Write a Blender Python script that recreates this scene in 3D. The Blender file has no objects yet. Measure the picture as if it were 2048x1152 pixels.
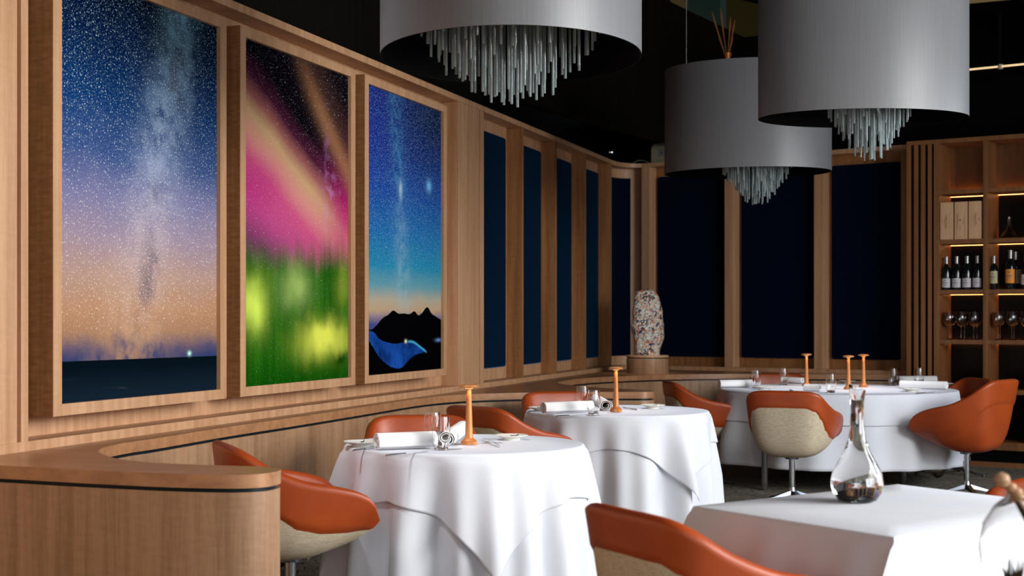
import bpy, bmesh, math, random
from math import sin, cos, pi, radians, sqrt, atan2, exp
from mathutils import Vector, Matrix, noise as mnoise
random.seed(7)
SC = bpy.context.scene
COL = SC.collection

# ------------------------------------------------------------------ camera, world, light, exposure
F = 2950.0; HZ = 636.0; EYE = 1.34            # focal length in px of a 2048 frame, horizon row, eye height
cam = bpy.data.cameras.new('camera')
cam.sensor_width = 36; cam.lens = 36 * F / 2048; cam.shift_y = (HZ - 576) / 2048
cam.clip_start = 0.05; cam.clip_end = 100
cam.dof.use_dof = True; cam.dof.focus_distance = 7.9; cam.dof.aperture_fstop = 3.8
co = bpy.data.objects.new('camera', cam); COL.objects.link(co)
co.location = (0, 0, EYE); co.rotation_euler = (pi/2, 0, 0); SC.camera = co

world = bpy.data.worlds.new('world'); SC.world = world; world.use_nodes = True
bg = world.node_tree.nodes['Background']
bg.inputs['Color'].default_value = (0.62, 0.75, 1.0, 1); bg.inputs['Strength'].default_value = 0.35

def area(name, loc, size, direction, power, color):
    l = bpy.data.lights.new(name, 'AREA'); l.shape = 'RECTANGLE'; l.size, l.size_y = size
    l.energy = power; l.color = color
    o = bpy.data.objects.new(name, l); COL.objects.link(o); o.location = loc
    o.rotation_euler = Vector(direction).to_track_quat('-Z', 'Y').to_euler()
    return o
# daylight entering through the window bays of the right hand and rear walls
for k, yy in enumerate((-1.2, 1.4, 4.0)):
    area('window_daylight', (6.85, yy, 2.45), (2.2, 4.1), (-1, 0.0, (-.2, -.25, -.8)[k]), (240, 500, 500)[k], (0.985, 0.98, 0.96))
area('window_daylight', (6.85, 7.6, 2.0), (3.4, 2.2), (-1, 0.1, -0.9), 240, (0.88, 0.94, 1.0))
# unseen fill spots, added to brighten the round table tops and the stone
for (lx, ly), (tx, ty), pw in (((-1.8, 5.3), (-.22, 6.88), 400), ((.9, 10.6), (.67, 9.36), 400), ((4.2, 10.6), (2.69, 12.17), 700), ((1.1, 12.6), (1.325, 14.4), 260)):
    l = bpy.data.lights.new('fill_spot', 'SPOT'); l.energy = pw; l.color = (.95, .96, 1.0); l.shadow_soft_size = .25; l.spot_size = radians(24 if pw > 300 else 11); l.spot_blend = .9
    lo = bpy.data.objects.new('fill_spot', l); COL.objects.link(lo); lo.location = (lx, ly, 5.0)
    lo.rotation_euler = (Vector((tx, ty, .75)) - Vector((lx, ly, 5.0))).to_track_quat('-Z', 'Y').to_euler()
for k, xx in enumerate((-1.0, 1.6, 4.2)):
    area('window_daylight', (xx, -2.85, 2.45), (2.2, 4.1), (0, 1, -0.2), (60, 30, 45)[k], (1.0, 0.965, 0.92))
vs = SC.view_settings
vs.view_transform = 'Standard'; vs.look = 'None'; vs.exposure = 0.35; vs.gamma = 1.0; vs.use_curve_mapping = False
SC.cycles.max_bounces = 8; SC.cycles.transmission_bounces = 8; SC.cycles.transparent_max_bounces = 8
SC.cycles.caustics_reflective = False; SC.cycles.caustics_refractive = False
SC.cycles.use_denoising = True

def at(px, py, z):
    Y = F * (EYE - z) / (py - HZ)
    return Vector(((px - 1024) / F * Y, Y, z))

# ------------------------------------------------------------------ materials
class S:
    """a shader socket with arithmetic"""
    def __init__(s, nt, sock): s.nt, s.s = nt, sock
    def _op(s, op, *o):
        n = s.nt.nodes.new('ShaderNodeMath'); n.operation = op
        for i, v in enumerate((s,) + o):
            if isinstance(v, S): s.nt.links.new(v.s, n.inputs[i])
            else: n.inputs[i].default_value = v
        return S(s.nt, n.outputs[0])
    def __add__(s, o): return s._op('ADD', o)
    __radd__ = __add__
    def __sub__(s, o): return s._op('SUBTRACT', o)
    def __rsub__(s, o): return (s * -1) + o
    def __mul__(s, o): return s._op('MULTIPLY', o)
    __rmul__ = __mul__
    def __truediv__(s, o): return s._op('DIVIDE', o)
    def pw(s, o): return s._op('POWER', o)
    def lt(s, o): return s._op('LESS_THAN', o)
    def gt(s, o): return s._op('GREATER_THAN', o)
    def abs(s): return s._op('ABSOLUTE')
    def sin(s): return s._op('SINE')
    def exp(s): return s._op('EXPONENT')
    def mx(s, o): return s._op('MAXIMUM', o)
    def mn(s, o): return s._op('MINIMUM', o)
    def sm(s, a, b, lo=0.0, hi=1.0):
        n = s.nt.nodes.new('ShaderNodeMapRange'); n.interpolation_type = 'SMOOTHSTEP'
        s.nt.links.new(s.s, n.inputs[0])
        for i, v in enumerate((a, b, lo, hi)): n.inputs[i+1].default_value = v
        return S(s.nt, n.outputs[0])
    def ramp(s, stops, interp='LINEAR'):
        n = s.nt.nodes.new('ShaderNodeValToRGB'); s.nt.links.new(s.s, n.inputs[0])
        cr = n.color_ramp; cr.interpolation = interp
        while len(cr.elements) < len(stops): cr.elements.new(0.5)
        for e, (p, c) in zip(cr.elements, stops):
            e.position = p; e.color = (*c, 1) if len(c) == 3 else c
        return S(s.nt, n.outputs[0])
    def curve(s, pts):
        n = s.nt.nodes.new('ShaderNodeFloatCurve'); s.nt.links.new(s.s, n.inputs['Value'])
        c = n.mapping.curves[0]
        c.points[0].location = pts[0]; c.points[-1].location = pts[-1]
        for p in pts[1:-1]: c.points.new(*p)
        n.mapping.update()
        return S(s.nt, n.outputs[0])
def rgb(nt, c):
    n = nt.nodes.new('ShaderNodeRGB'); n.outputs[0].default_value = (*c, 1); return S(nt, n.outputs[0])
def mix(f, a, b, mode='MIX'):
    nt = next(x.nt for x in (f, a, b) if isinstance(x, S))
    n = nt.nodes.new('ShaderNodeMix'); n.data_type = 'RGBA'; n.blend_type = mode
    for i, v in ((0, f), (6, a), (7, b)):
        if isinstance(v, S): nt.links.new(v.s, n.inputs[i])
        elif i == 0: n.inputs[0].default_value = v
        else: n.inputs[i].default_value = (*v, 1)
    return S(nt, n.outputs[2])
def comb(x, y, z=0.0):
    nt = next(q.nt for q in (x, y, z) if isinstance(q, S))
    n = nt.nodes.new('ShaderNodeCombineXYZ')
    for i, v in enumerate((x, y, z)):
        if isinstance(v, S): nt.links.new(v.s, n.inputs[i])
        else: n.inputs[i].default_value = v
    return S(nt, n.outputs[0])
def coords(nt, kind='Object'):
    t = nt.nodes.new('ShaderNodeTexCoord'); sp = nt.nodes.new('ShaderNodeSeparateXYZ')
    nt.links.new(t.outputs[kind], sp.inputs[0])
    return [S(nt, sp.outputs[i]) for i in range(3)]
def noise(vec, scale=1, detail=3, rough=0.5, dist=0.0):
    n = vec.nt.nodes.new('ShaderNodeTexNoise'); vec.nt.links.new(vec.s, n.inputs['Vector'])
    n.inputs['Scale'].default_value = scale; n.inputs['Detail'].default_value = detail
    n.inputs['Roughness'].default_value = rough; n.inputs['Distortion'].default_value = dist
    return S(vec.nt, n.outputs[0])
def voro(vec, scale=1, dims='2D', feature='F1', rnd=1.0):
    n = vec.nt.nodes.new('ShaderNodeTexVoronoi'); n.voronoi_dimensions = dims; n.feature = feature
    vec.nt.links.new(vec.s, n.inputs['Vector']); n.inputs['Scale'].default_value = scale
    n.inputs['Randomness'].default_value = rnd
    return S(vec.nt, n.outputs['Distance']), (S(vec.nt, n.outputs['Color']) if feature == 'F1' else None)
def sep(c):
    n = c.nt.nodes.new('ShaderNodeSeparateColor'); c.nt.links.new(c.s, n.inputs[0])
    return [S(c.nt, n.outputs[i]) for i in range(3)]
def mat(name, color=(0.5, 0.5, 0.5), rough=0.5, metal=0.0, **kw):
    m = bpy.data.materials.new(name); m.use_nodes = True
    b = m.node_tree.nodes['Principled BSDF']
    b.inputs['Base Color'].default_value = (*color, 1); b.inputs['Roughness'].default_value = rough
    b.inputs['Metallic'].default_value = metal
    for k, v in kw.items():
        b.inputs[k.replace('_', ' ')].default_value = v
    return m
def link(m, sock, to='Base Color'):
    b = m.node_tree.nodes['Principled BSDF']; m.node_tree.links.new(sock.s, b.inputs[to])
def bump(m, h, strength=0.3, dist=0.002):
    nt = m.node_tree; n = nt.nodes.new('ShaderNodeBump'); nt.links.new(h.s, n.inputs['Height'])
    n.inputs['Strength'].default_value = strength; n.inputs['Distance'].default_value = dist
    nt.links.new(n.outputs[0], nt.nodes['Principled BSDF'].inputs['Normal'])

def wood(name, light, dark, horiz=False, rough=0.45, figure=1.0):
    m = mat(name, light, rough); nt = m.node_tree
    x, y, z = coords(nt)
    if horiz: p = comb(x * 4, y * 22, z * 22)
    else: p = comb(x * 22, y * 22, z * 0.9)
    warp = noise(p, 0.35, 2)
    g1 = noise(p, 1.0, 4, 0.6)
    fine = noise(comb(x * 60, y * 60, z * 3) if not horiz else comb(x * 6, y * 130, z * 130), 3.2, 3, 0.6)
    fleck = noise(comb(x * 8 + z * 5, y * 8 + z * 5, z * 26) if not horiz else comb(x * 20, y * 26, z * 20), 2.2, 2, 0.5)
    t = g1 * 0.55 + fine * 0.25 + fleck * (0.10 * figure) + warp * 0.25
    t = t.sm(0.41, 0.74)
    col = mix(t, dark, light)
    link(m, col); bump(m, fine, 0.12, 0.001)
    return m
OAK = wood('oak_veneer', (0.60, 0.35, 0.20), (0.43, 0.225, 0.11))
OAKD = wood('oak_veneer_brown', (0.37, 0.165, 0.060), (0.20, 0.078, 0.024), figure=1.4)
OAKT = wood('oak_worktop', (0.46, 0.225, 0.105), (0.30, 0.135, 0.06), horiz=True, rough=0.34)
OAKC = wood('oak_counter_front', (0.41, 0.235, 0.13), (0.25, 0.13, 0.065), figure=1.6)
OAKB = wood('oak_shelving', (0.27, 0.115, 0.042), (0.17, 0.068, 0.023))
PALE = wood('pale_pine', (0.72, 0.47, 0.27), (0.60, 0.36, 0.19), rough=0.7)
BLACK = mat('black_paint', (0.0016, 0.0015, 0.0015), 0.8, Specular_IOR_Level=0.08)
def mk_dark():
    m = mat('dark_timber', (0.01, 0.008, 0.006), 0.7); x, y, z = coords(m.node_tree)
    link(m, noise(comb(x * 30, y * 30, z * 0.6), 1, 3).sm(0.3, 0.8).ramp([(0, (0.002, 0.0018, 0.0012)), (1, (0.007, 0.0055, 0.0035))]))
    m.node_tree.nodes['Principled BSDF'].inputs['Specular IOR Level'].default_value = 0.08
    return m
DARKW = mk_dark()
REVEAL = mat('reveal_teal', (0.001, 0.008, 0.012), 0.4, Specular_IOR_Level=.2)
def mk_blue():
    m = mat('navy_fabric', (0.002, 0.025, 0.06), 0.9); x, y, z = coords(m.node_tree)
    w = noise(comb(x * 30, y * 30, z * 500), 1, 2) * 0.5 + noise(comb(x * 400, y * 400, z * 30), 1, 2) * 0.5
    link(m, w.sm(0.3, 0.7).ramp([(0, (0.0005, 0.002, 0.009)), (1, (0.0012, 0.006, 0.022))])); bump(m, w, 0.4, 0.002)
    b = m.node_tree.nodes['Principled BSDF']; b.inputs['Specular IOR Level'].default_value = 0.05
    b.inputs['Sheen Weight'].default_value = 0.5; b.inputs['Sheen Roughness'].default_value = 0.35; b.inputs['Sheen Tint'].default_value = (0.02, 0.33, 0.8, 1)
    return m
NAVY = mk_blue()
def mk_leather(name, c1, c2):
    m = mat(name, c1, 0.42); x, y, z = coords(m.node_tree)
    v = comb(x, y, z); n = noise(v, 5, 3); d, _ = voro(v, 420, '3D')
    link(m, mix(n.sm(0.3, 0.7), c2, c1)); bump(m, d, 0.18, 0.0008)
    return m
LEATHER = mk_leather('tan_leather', (0.42, 0.068, 0.011), (0.34, 0.052, 0.009))
def mk_weave():
    m = mat('cream_weave', (0.6, 0.5, 0.36), 0.85); x, y, z = coords(m.node_tree)
    a = noise(comb(x * 25, y * 25, z * 420), 1, 2, 0.7); b = noise(comb(x * 420, y * 420, z * 25), 1, 2, 0.7)
    t = (a + b) * 0.5
    link(m, t.sm(0.32, 0.62).ramp([(0, (0.40, 0.31, 0.20)), (1, (0.68, 0.58, 0.43))])); bump(m, t, 0.5, 0.002)
    return m
CREAM = mk_weave()
CHROME = mat('brushed_steel', (0.55, 0.58, 0.62), 0.22, 1.0)
DSTEEL = mat('dark_polished_steel', (0.16, 0.18, 0.21), 0.25, 1.0)
def mk_linen():
    m = mat('white_linen', (0.74, 0.76, 0.82), 0.8); x, y, z = coords(m.node_tree)
    v = comb(x, y, z); n = noise(v, 4, 3)
    link(m, n.ramp([(0.3, (0.71, 0.74, 0.81)), (0.7, (0.76, 0.78, 0.84))])); bump(m, noise(v, 14, 4, 0.6), 0.12, 0.01)
    m.node_tree.nodes['Principled BSDF'].inputs['Specular IOR Level'].default_value = 0.25
    return m
LINEN = mk_linen()
NAPK = mat('napkin_cotton', (0.88, 0.87, 0.87), 0.85)
CERAM = mat('ivory_ceramic', (0.80, 0.77, 0.70), 0.25)
def glass(name, color=(1, 1, 1), rough=0.0, ior=1.46):
    return mat(name, color, rough, 0.0, Transmission_Weight=1.0, IOR=ior)
GLASS = glass('clear_glass')
RODG = mat('sea_glass_rod', (0.74, 0.90, 0.92), 0.05, 0.0, Transmission_Weight=0.74, IOR=1.48)
BOTTLE = mat('dark_bottle_glass', (0.004, 0.007, 0.008), 0.08)
def mk_copper():
    m = mat('brushed_copper', (0.52, 0.20, 0.062), 0.50, 0.35); return m
COPPER = mk_copper()
def mk_shade():
    m = mat('grey_silk_shade', (0.16, 0.165, 0.175), 0.42); x, y, z = coords(m.node_tree)
    t = noise(comb(x * 90, y * 90, z * 1.5), 2, 3)
    link(m, t.ramp([(0.3, (0.138, 0.142, 0.153)), (0.7, (0.162, 0.166, 0.178))])); bump(m, t, 0.1, 0.001)
    return m
SHADE = mk_shade()
def mk_carpet():
    m = mat('patterned_carpet', (0.1, 0.09, 0.07), 0.95); x, y, z = coords(m.node_tree)
    v = comb(x + noise(comb(x * 3, y * 3), 1, 2) * 0.12, y * 1.9, 0.0)
    d, _ = voro(v, 13, '2D', 'DISTANCE_TO_EDGE'); f, c = voro(v, 13)
    n = noise(comb(x, y, 0.0), 160, 2)
    base = mix(sep(c)[0], (0.17, 0.15, 0.11), (0.29, 0.255, 0.19))
    col = mix(d.sm(0.0, 0.10), (0.012, 0.011, 0.009), base)
    link(m, mix(n * 0.5, col, (0.02, 0.018, 0.014))); bump(m, d.sm(0, 0.12) + n * 0.4, 0.6, 0.006)
    return m
CARPET = mk_carpet()
def emit(name, c, s):
    m = mat(name, (0, 0, 0), 0.5); b = m.node_tree.nodes['Principled BSDF']
    b.inputs['Emission Color'].default_value = (*c, 1); b.inputs['Emission Strength'].default_value = s
    return m
LED = emit('warm_led', (1.0, 0.40, 0.12), 8.0)
LAMPG = emit('lamp_glow', (1.0, 0.45, 0.12), 1.2)

# ------------------------------------------------------------------ mesh tools
class MB:
    def __init__(s): s.v = []; s.f = []; s.uv = None
    def add(s, vs, fs, M=None):
        o = len(s.v)
        for p in vs:
            p = Vector(p); s.v.append(tuple(M @ p) if M else tuple(p))
        s.f += [tuple(i + o for i in f) for f in fs]; return s
    def box(s, x0, x1, y0, y1, z0, z1, M=None):
        return s.add([(x, y, z) for z in (z0, z1) for x, y in ((x0, y0), (x1, y0), (x1, y1), (x0, y1))],
                     [(3, 2, 1, 0), (4, 5, 6, 7), (0, 1, 5, 4), (1, 2, 6, 5), (2, 3, 7, 6), (3, 0, 4, 7)], M)
    def grid(s, rows, closed=False, flip=False):
        n = len(rows[0]); vs = [p for r in rows for p in r]; fs = []
        for i in range(len(rows) - 1):
            for j in range(n if closed else n - 1):
                k = (j + 1) % n; q = (i*n+j, i*n+k, (i+1)*n+k, (i+1)*n+j)
                fs.append(q[::-1] if flip else q)
        return s.add(vs, fs)
    def lathe(s, prof, seg=32, M=None, cap=True):
        rows = []; vs = []; fs = []
        for r, z in prof: vs += [(r*cos(2*pi*j/seg), r*sin(2*pi*j/seg), z) for j in range(seg)]
        for i in range(len(prof)-1):
            for j in range(seg):
                k = (j+1) % seg; fs.append((i*seg+j, i*seg+k, (i+1)*seg+k, (i+1)*seg+j))
        if cap:
            if prof[0][0] > 1e-5: fs.append(tuple(range(seg))[::-1])
            if prof[-1][0] > 1e-5: fs.append(tuple((len(prof)-1)*seg + j for j in range(seg)))
        return s.add(vs, fs, M)
    def tube(s, pts, r, seg=8):
        pts = [Vector(p) for p in pts]; rows = []; n = len(pts)
        for i, p in enumerate(pts):
            t = (pts[min(i+1, n-1)] - pts[max(i-1, 0)]).normalized()
            a = t.cross(Vector((0, 0, 1)))
            if a.length < 1e-3: a = Vector((1, 0, 0))
            a.normalize(); b = t.cross(a)
            rr = r[i] if isinstance(r, (list, tuple)) else r
            rows.append([p + (a*cos(2*pi*j/seg) + b*sin(2*pi*j/seg))*rr for j in range(seg)])
        o = len(s.v); s.grid(rows, True, True)
        s.f.append(tuple(o+j for j in range(seg))); s.f.append(tuple(o+(n-1)*seg+j for j in range(seg))[::-1])
        return s
    def prism(s, poly, z0, z1):
        n = len(poly)
        return s.add([(x, y, z0) for x, y in poly] + [(x, y, z1) for x, y in poly],
                     [tuple(range(n))[::-1], tuple(range(n, 2*n))] + [(i, (i+1) % n, n+(i+1) % n, n+i) for i in range(n)])
    def build(s, name, m, parent=None, smooth=True, bevel=0, fix=True, angle=35, uv=None):
        me = bpy.data.meshes.new(name); me.from_pydata(s.v, [], s.f)
        bm = bmesh.new(); bm.from_mesh(me)
        bmesh.ops.remove_doubles(bm, verts=bm.verts, dist=1e-5)
        big = [f for f in bm.faces if len(f.verts) > 12]
        if big: bmesh.ops.triangulate(bm, faces=big)
        if fix: bmesh.ops.recalc_face_normals(bm, faces=bm.faces)
        bm.to_mesh(me); bm.free()
        me.materials.append(m)
        if smooth:
            me.shade_smooth(); me.set_sharp_from_angle(angle=radians(angle))
        o = bpy.data.objects.new(name, me); COL.objects.link(o)
        if parent: o.parent = parent
        if bevel:
            b = o.modifiers.new('bevel', 'BEVEL'); b.width = bevel; b.segments = 2; b.limit_method = 'ANGLE'; b.angle_limit = radians(40)
            b.harden_normals = False
        return o
def tag(o, label=None, cat=None, group=None, kind=None):
    if label: o['label'] = label
    if cat: o['category'] = cat
    if group: o['group'] = group
    if kind: o['kind'] = kind
    return o
def empty(name, loc, rz=0, label=None, cat=None, group=None, kind=None):
    o = bpy.data.objects.new(name, None); COL.objects.link(o); o.empty_display_size = 0.1
    o.location = loc; o.rotation_euler = (0, 0, rz); return tag(o, label, cat, group, kind)
def children(o): return [c for c in bpy.data.objects if c.parent == o]
def dup(o, loc=None, rz=None, label=None, group=None, parent=None):
    c = o.copy(); COL.objects.link(c)
    if parent is not None: c.parent = parent
    if loc is not None: c.location = loc
    if rz is not None: c.rotation_euler = (0, 0, rz)
    if label: c['label'] = label
    if group: c['group'] = group
    for ch in children(o): dup(ch, parent=c)
    return c
def place(o, fr):
    o.location = (fr[0][0], fr[0][1], 0); o.rotation_euler = (0, 0, fr[1]); return o
def struct(o): o['kind'] = 'structure'; return o
def w2(fr, x, y, z=0.0):
    a = fr[1]; return Vector((fr[0][0] + x*cos(a) - y*sin(a), fr[0][1] + x*sin(a) + y*cos(a), z))
def catmull(P, n=6, closed=False):
    out = []; m = len(P); P = [Vector(p) for p in P]
    g = (lambda i: P[i % m]) if closed else (lambda i: P[max(0, min(m-1, i))])
    for i in range(m if closed else m-1):
        a, b, c, d = g(i-1), g(i), g(i+1), g(i+2)
        for k in range(n):
            t = k/n; out.append(0.5*((2*b) + (c-a)*t + (2*a-5*b+4*c-d)*t*t + (3*b-a-3*c+d)*t**3))
    if not closed: out.append(P[-1])
    return out
def lerpt(tab, x):
    if x <= tab[0][0]: return tab[0][1]
    for (a, va), (b, vb) in zip(tab, tab[1:]):
        if x <= b:
            t = (x-a)/(b-a); t = t*t*(3-2*t); return va + (vb-va)*t
    return tab[-1][1]

# frames: origin, rotation; local x runs along the wall, local y goes into the wall
LW = ((-1.939, 6.068), atan2(0.9518, 0.3067))
BW = ((1.373, 15.64), atan2(-1.71, 2.362))
SH = ((3.66, 13.69), atan2(-0.561, 0.828))
TOP = 2.978; LEDGE = 0.84; ZC = 0.80

# ------------------------------------------------------------------ the room
fl = MB().add([(-9, -3, 0), (8, -3, 0), (8, 20, 0), (-9, 20, 0)], [(0, 1, 2, 3)]).build('floor', CARPET); struct(fl)
ce = MB().box(-9, 8, -3, 20, 5.2, 5.3).build('ceiling', BLACK); struct(ce)
DEP = 0.14
wl = MB()
wl.box(-.081, 9.80, DEP, DEP+.06, 0.0, TOP-.04)              # recessed panelling
wl.box(-8.2, -.155, 0, .10, 0.0, TOP-.043)                   # front panelling at the left
wl.box(-.155, -.081, .025, DEP+.06, 0.0, TOP-.043)
struct(place(wl.build('wall_left', OAK), LW))
n = 1
def trim(mb, fr, m, bevel=.002):
    global n
    o = mb.build('trim_%d' % n, m, bevel=bevel); n += 1
    if fr: place(o, fr)
    return struct(o)
trim(MB().box(-.128, -.081, 0, .03, 0, TOP-.043), LW, OAK)
trim(MB().box(5.04, 5.505, 0, DEP+.002, LEDGE, TOP-.043), LW, OAK)
trim(MB().box(5.505, 5.53, .012, DEP+.001, LEDGE, TOP-.043), LW, OAKD)
trim(MB().box(5.53, 5.615, 0, DEP+.002, LEDGE, TOP-.043), LW, OAK)
for s in (6.600, 7.606, 8.632, 9.65):
    trim(MB().box(s, s+.042, 0, DEP+.002, LEDGE, TOP-.043), LW, OAKD)
trim(MB().box(-8.2, 9.692, -.004, .55, TOP-.043, TOP), LW, OAK)
trim(MB().box(-8.2, 9.692, -.003, DEP+.002, ZC-.1, LEDGE), LW, OAK)
# back wall
wb = MB(); wb.box(.02, 2.916, DEP, DEP+.06, 0, TOP-.04)
struct(place(wb.build('wall_back', OAKD), BW))
for x in (0, .984, 1.966):
    trim(MB().box(x, x+.10, 0, DEP+.002, LEDGE, TOP-.043), BW, OAK)
trim(MB().box(2.85, 2.916, 0, DEP+.002, LEDGE, TOP-.043), BW, OAKD)
trim(MB().box(0, 2.93, -.004, .55, TOP-.043, TOP), BW, OAK)
trim(MB().box(0, 2.93, -.003, DEP+.002, ZC-.1, LEDGE), BW, OAK)
# curved corner
def bez(A, C, B, n=14):
    return [tuple((1-t)**2*A[i] + 2*t*(1-t)*C[i] + t*t*B[i] for i in (0, 1)) for t in (k/n for k in range(n+1))]
fA, fB = w2(LW, 9.688, -.004), w2(BW, 0.004, -.004)
fC = (1.165, 15.70)
bA, bB = w2(LW, 9.688, DEP), w2(BW, 0.0, DEP)
bC = (1.07, 15.98)
fc = bez(fA, fC, fB); bc = bez(bA, bC, bB)
oA, oB = w2(LW, 9.688, .5), w2(BW, 0.0, .5)
oc = bez(oA, (0.85, 16.45), oB)
trim(MB().prism(fc + oc[::-1], TOP-.043, TOP), None, OAK, 0)
trim(MB().prism(fc + bc[::-1], ZC-.1, LEDGE), None, OAK, 0)
struct(MB().prism(bc + bez(w2(LW, 9.688, .2), (1.03, 16.06), w2(BW, 0, .2))[::-1], 0, TOP-.04).build('wall_corner', OAK))
# dark upper walls
struct(place(MB().box(-9, 10.9, .5, .56, TOP-.2, 5.2).build('wall_upper_left', DARKW), LW))
struct(place(MB().box(-.93, 6, .5, .56, TOP-.2, 3.6).build('wall_upper_back', BLACK), BW))
struct(place(MB().box(1.645, 4.6, .02, .10, 0, 4.2).build('wall_far_right', DARKW), SH))
struct(MB().box(7, 7.15, 9.0, 20, 0, 5.2).build('wall_right_far', DARKW))
# the room behind the camera: piers and sills between the window bays
wr = MB()
for y0, y1 in ((-3, -2.3), (-.1, .3), (2.5, 2.9), (5.1, 5.5), (7.7, 9.0)): wr.box(7, 7.15, y0, y1, 0, 5.2)
wr.box(7, 7.15, -3, 8, 0, .4); wr.box(7, 7.15, -3, 8, 4.6, 5.2)
struct(wr.build('wall_right', DARKW))
wq = MB()
for x0, x1 in ((-9, -2.1), (.1, .5), (2.7, 3.1), (5.3, 8)): wq.box(x0, x1, -3.15, -3, 0, 5.2)
wq.box(-9, 8, -3.15, -3, 0, .4); wq.box(-9, 8, -3.15, -3, 4.6, 5.2)
struct(wq.build('wall_rear', DARKW))
for k, yy in enumerate((-1.2, 1.4, 4.0, 6.6)):
    struct(MB().box(7.05, 7.07, yy-1.1, yy+1.1, .4, 4.6).build('window_%d' % (k+3), GLASS))

# mezzanine bulkhead with the gallery windows behind it
P0 = Vector((2.67, 17.0)); d0 = Vector((.485, .874)); P1 = P0 - d0*5.2
q0 = Vector((6.8, 14.2))
bh = MB()
bh.prism([tuple(P1), tuple(P0), tuple(P0 + Vector((-.1, .12))), tuple(P1 + Vector((-.12, .05)))], 3.15, 4.58)
bh.prism([(P0.x, P0.y), (q0.x, q0.y), (q0.x+.05, q0.y+.12), (P0.x, P0.y+.14)], 3.02, 4.575)
struct(bh.build('wall_mezzanine', DARKW))
def along(a, b, t): return a + (b-a)*t
Wa, Wb = Vector((-.5, 14.9)), Vector((3.2, 18.3))
gl = [(.25, .34, (.10, .068, .035)), (.34, .47, (.004, .026, .028)), (.47, .485, (.02, .05, .05)), (.485, .60, (.005, .022, .017)),
      (.60, .63, (.001, .001, .001)), (.63, .69, (.075, .05, .02)), (.69, .81, (.008, .022, .018)), (.81, .83, (.02, .04, .045)), (.83, 1.0, (.022, .016, .003))]
for k, (a, b, c) in enumerate(gl):
    p, q = along(Wa, Wb, a), along(Wa, Wb, b)
    m = emit('gallery_light_%d' % k, c, 0.35)
    mb = MB().prism([tuple(p), tuple(q), (q.x-.03, q.y+.03), (p.x-.03, p.y+.03)], 4.1, 5.2)
    struct(mb.build('window_%d' % (k+10), m))
g2 = emit('gallery_warm', (.085, .06, .025), 1.0)
struct(MB().prism([(3.3, 17.6), (7.6, 15.1), (7.7, 15.2), (3.4, 17.7)], 4.2, 5.2).build('window_1', g2))
struct(MB().prism([(4.3, 14.9), (6.9, 13.6), (6.95, 13.7), (4.35, 15.0)], 3.43, 3.60).build('window_2', emit('gallery_warm_low', (.06, .048, .026), 1.0)))
# dark soffit strips above and below that low slot, and the raking column
trim(MB().prism([(4.0, 14.7), (7.0, 13.15), (7.05, 13.25), (4.05, 14.8)], 3.60, 4.42), None, BLACK, 0)
trim(MB().tube([(4.28, 13.0, 4.42), (5.05, 13.2, 3.95)], .105, 16), None, BLACK, 0)

# ------------------------------------------------------------------ LED track near the ceiling
lt = empty('light_track', (4.1, 13.5, 0), 0, 'thin beaded light track high on the dark wall at the upper right', 'light track')
def lp(px, py, Y): return Vector(((px-1024)/F*Y - 4.1, Y-13.5, EYE + (HZ-py)/F*Y))
A_, B_ = lp(1925, 140.5, 13.6), lp(2060, 127, 13.1)
MB().tube([A_ + Vector((0, .04, 0)), B_ + Vector((0, .04, 0))], .012, 8).build('rail', BLACK, lt)
dots = MB()
for k in range(52):
    p = A_.lerp(B_, k/51); dots.box(p.x-.0035, p.x+.0035, p.y-.006, p.y+.006, p.z-.009, p.z+.009)
tag(dots.build('bead', emit('bead_light', (1, .72, .38), .75), lt, smooth=False), kind='stuff')
c = lp(2000, 134, 13.33); MB().box(c.x-.02, c.x+.02, c.y-.03, c.y+.01, c.z-.022, c.z+.022).build('clip', mat('clip_cream', (.5, .45, .3), .5), lt, bevel=.003)
MB().box(c.x-.02, c.x+.015, c.y, c.y+.02, c.z+.02, c.z+.5).build('hanger', BLACK, lt)

# ------------------------------------------------------------------ navy acoustic panels
def navy(fr, x0, x1, label, y=DEP-.03):
    mb = MB(); e = (x1-x0)/2; zc = (2.835+.937)/2; h = (2.835-.937)/2; r = .025; pts = []
    for (sx, sz, a0) in ((1, 1, 0), (-1, 1, 90), (-1, -1, 180), (1, -1, 270)):
        for k in range(5):
            a = radians(a0 + k*22.5); pts.append((sx*(e-r) + r*cos(a), sz*(h-r) + r*sin(a)))
    n_ = len(pts)
    ring = lambda inset, yy: [(px*(1-inset/e), yy, zc + pz*(1-inset/h)) for px, pz in pts]
    rows = [ring(0, .03), ring(0, .006), ring(.004, .0)]
    mb.grid(rows, True); mb.f.append(tuple(2*n_+i for i in range(n_)))
    o = mb.build('wall_panel', NAVY, fix=True)
    o.location = w2(fr, (x0+x1)/2, y); o.rotation_euler = (0, 0, fr[1])
    return tag(o, label, 'wall panel', 'navy fabric panels between the oak fins')
navy(LW, 5.80, 6.50, 'tall navy fabric panel just right of the wide pale oak column')
navy(LW, 6.83, 7.52, 'tall navy fabric panel on left wall, second after the wide oak column')
navy(LW, 7.84, 8.54, 'tall navy fabric panel on left wall, third after the wide oak column')
navy(LW, 8.87, 9.57, 'narrowest-looking navy fabric panel on left wall, last before the corner')
navy(BW, .13, .925, 'near-black fabric panel on back wall just right of the speckled stone')
navy(BW, 1.115, 1.905, 'near-black fabric panel behind the smaller, lowest hanging drum pendant')
navy(BW, 2.10, 2.80, 'near-black fabric panel on back wall next to the slatted end of the wine shelves')
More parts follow.
